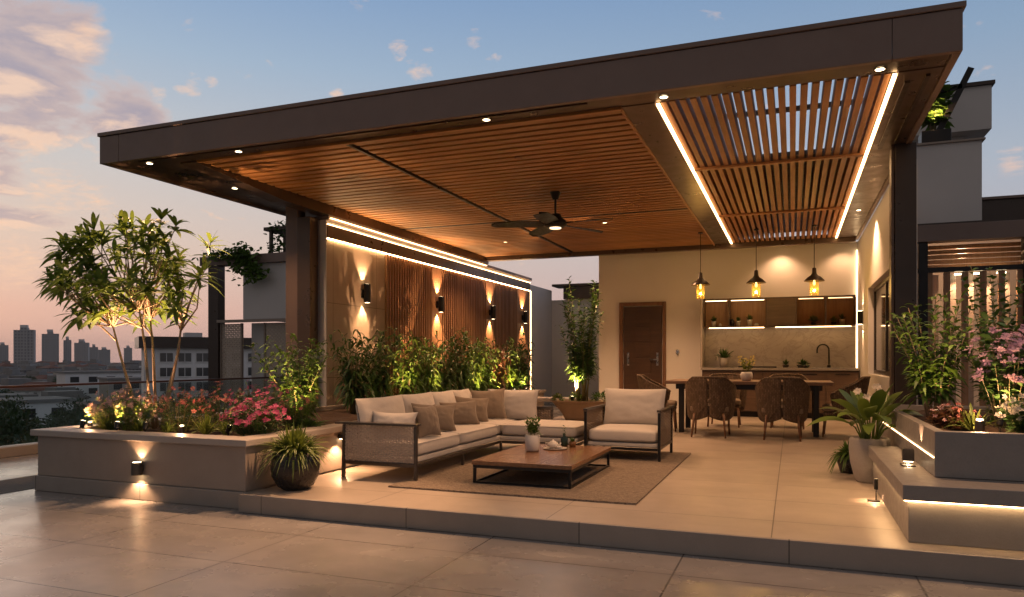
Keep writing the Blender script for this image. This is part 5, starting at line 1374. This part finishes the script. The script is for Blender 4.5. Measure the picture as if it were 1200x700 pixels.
# nearer houses with their own windows
def near_house(lb, px, d, w, dp, h, wallmat, nfl, nwin, a=None, roofm=None, name='town_house'):
    p = hpos(px, d); t = thing(name, lb, 'house', (p.x, p.y, GZ), 'nearer houses below the terrace')
    obj('walls', B(-w/2, w/2, -dp/2, dp/2, 0, h), wallmat, t, local=True)
    obj('roof', B(-w/2-.5, w/2+.5, -dp/2-.5, dp/2+.5, h+.01, h+.5), roofm or ROOF['flat'], t, local=True)
    for f in range(nfl):
        for k in range(nwin):
            x = -w/2+(k+.5)*w/nwin; z = h-(f+.55)*3.1
            m = B(x-w/nwin*.24, x+w/nwin*.24, -dp/2-.06, -dp/2+.02, z-.75, z+.75)
            wd = obj('window', m, M['glass_pane'], t, local=True)
    t.rotation_euler = (0, 0, (math.atan2(p.y, p.x)-math.pi/2+.25) if a is None else a)
    return t
WH = plain('white_house_paint', (.80, .79, .78), .85, 0, .1, .4); BR = plain('brick_house_paint', (.20, .11, .085), .85, 0, .3, .4); CR = plain('cream_house_paint', (.42, .38, .33), .85, 0, .15, .4)
near_house('white house with dark windows low behind the left rail', 22, 120, 13, 10, 11.2, WH, 2, 3)
near_house('brick red flat house right of the white house behind the rail', 72, 128, 17, 10, 9.8, BR, 1, 4, roofm=plain('brown_roof', (.12, .07, .055), .9, 0, .3, .3))
near_house('small cream house just above the rail near the flowers', 96, 92, 7, 7, 9.6, CR, 1, 2)
near_house('long white house left of the tree stems', 124, 205, 22, 10, 14.4, WH, 2, 5)
near_house('cream house seen between the tree stems', 152, 190, 12, 10, 13.0, CR, 2, 3)
near_house('white house at the left edge below the skyline', -8, 150, 12, 10, 10.4, CR, 2, 3)
near_house('low white house above the pink flowers', 140, 125, 9, 8, 9.2, WH, 1, 3)
# white apartment block
p = hpos(222, 150)
ab = thing('apartment_block', 'white apartment block with dark overhanging roof between tree and rooftop shelter', 'building', (p.x, p.y, GZ))
AW, AH = 17, 20.4
obj('walls', B(-AW*.5, AW*.9, -5, 5, 0, AH), WH, ab, local=True)
obj('roof', B(-AW*.5-1.2, AW*.9+1, -6.2, 6, AH+.01, AH+2.2), M['bronze_dark'], ab, local=True)
obj('roof_box', B(-1, 2.2, -2, 2, AH+2.21, AH+3.2), M['plaster_gray'], ab, local=True)
obj('corner_pier', B(-AW*.5-.2, -AW*.5+1.6, -5.25, -5.01, 0, AH-.1), M['plaster_gray'], ab, local=True)
for f in range(5):
    for k in range(6):
        x = -AW*.5+2.6+k*3.3; z = AH-1.75-f*2.9
        wd = obj('window', B(x, x+2.3, -5.10, -4.95, z-.95, z+.75), M['glass_pane'], ab, local=True)
        obj('frame', MB().box(x+1.1, x+1.2, -5.13, -5.101, z-.93, z+.73).box(x-.1, x+2.4, -5.22, -5.102, z-1.12, z-.96), WH, wd, local=True)
ab.rotation_euler = (0, 0, math.atan2(p.y, p.x)-math.pi/2+.12)

# ------------------------------------------------------------------ trees of the city
def city_tree(seed, n, rad, h, lf=1.0):
    r = random.Random(seed); t = thing('city_tree', '', 'tree', (0, 0, 0), 'trees below the terrace')
    ms, ml = MB(), MB()
    ms.tube([(0, 0, 0), (.1, 0, h*.35), (0, .1, h*.7)], [.3, .22, .1], 7)
    lobes = []
    for i in range(9):
        a = r.uniform(0, 6.28); q = r.uniform(.2, .8)
        c = V((math.cos(a)*rad*q*.8, math.sin(a)*rad*q*.8, h*.62+rad*r.uniform(-.35, .6))); lobes.append((c, rad*r.uniform(.35, .55)))
        ms.tube([(0, 0, h*.4), c], [.12, .04], 5)
    for i in range(n):
        c, q = r.choice(lobes); d = V((r.gauss(0, 1), r.gauss(0, 1), r.gauss(.1, 1))).normalized()
        p = c+d*q*r.uniform(.55, 1.08)
        ml.leaf(p, d+V((r.uniform(-.6, .6), r.uniform(-.6, .6), r.uniform(-.5, .3))), r.uniform(.35, .75)*rad/3.5*lf, r.uniform(.25, .45)*rad/3.5*lf, .3, r.uniform(-1, 1), 2)
    obj('trunk', ms, M['bark'], t, local=True); obj('crown', ml, M['leaf_citytree'], t, attr=True, local=True); return t
M['leaf_citytree'] = leafmat('city_tree_leaf', (.020, .040, .016), (.050, .085, .028), .15, .6)
protos = [city_tree(s, 1700, 3.4+s*.3, 10.5) for s in (1, 2, 3)]
near_protos = [city_tree(s+20, 9000, 3.4+s*.3, 10.5, .42) for s in (1, 2, 3)]
used = [False]*6
rt = random.Random(5); tp = []
spots = []
for i in range(34):
    for _ in range(40):
        px = rt.uniform(-330, 330); d = rt.uniform(30, 72); p = hpos(px, d)
        if p.x < -14 and all((p-o).length > 4.2 for o in tp): break
    tp.append(p); spots.append((p, 1.2-d*.87*rt.uniform(42, 68)/854, 1))
for i in range(80):
    for _ in range(30):
        px = rt.uniform(-300, 330); d = 1/rt.uniform(1/900, 1/80); p = hpos(px, d)
        if all((p-o).length > 7 for o in tp) and all((p-o).length > w*.8 for o, w in placed): break
    tp.append(p); spots.append((p, rt.uniform(-9.5, -4.5), 0))
for i, (p, top, near) in enumerate(spots):
    k = i % 3
    kk = k+3*near; pr = near_protos if near else protos
    c = pr[k] if not used[kk] else copy_tree(pr[k]); used[kk] = True
    s = rt.uniform(.9, 1.15); hh = 14.2
    c.location = (p.x, p.y, GZ); sz = max(.5, (top-GZ)/11.0); c.scale = (s*(1 if near else 1.25), s*(1 if near else 1.25), sz); c.rotation_euler = (0, 0, rt.uniform(0, 6.28))
    c['label'] = 'dense green tree close below the terrace rail' if near else 'dark tree standing among the city houses'
    c['group'] = 'trees close below the terrace' if near else 'trees among the city houses'

# ------------------------------------------------------------------ the evening air
m = MB().box(-3310, 1710, -510, 3210, GZ-1, 90)
hz = obj('haze', m, None or M['plaster'], None); hz['kind'] = 'stuff'
hm = bpy.data.materials.new('haze'); hm.use_nodes = True; hm.node_tree.nodes.clear()
vo = hm.node_tree.nodes.new('ShaderNodeVolumePrincipled'); vo.inputs['Color'].default_value = (1, .96, .94, 1); vo.inputs['Density'].default_value = .00011
oo = hm.node_tree.nodes.new('ShaderNodeOutputMaterial'); hm.node_tree.links.new(vo.outputs[0], oo.inputs['Volume'])
hz.data.materials.clear(); hz.data.materials.append(hm)
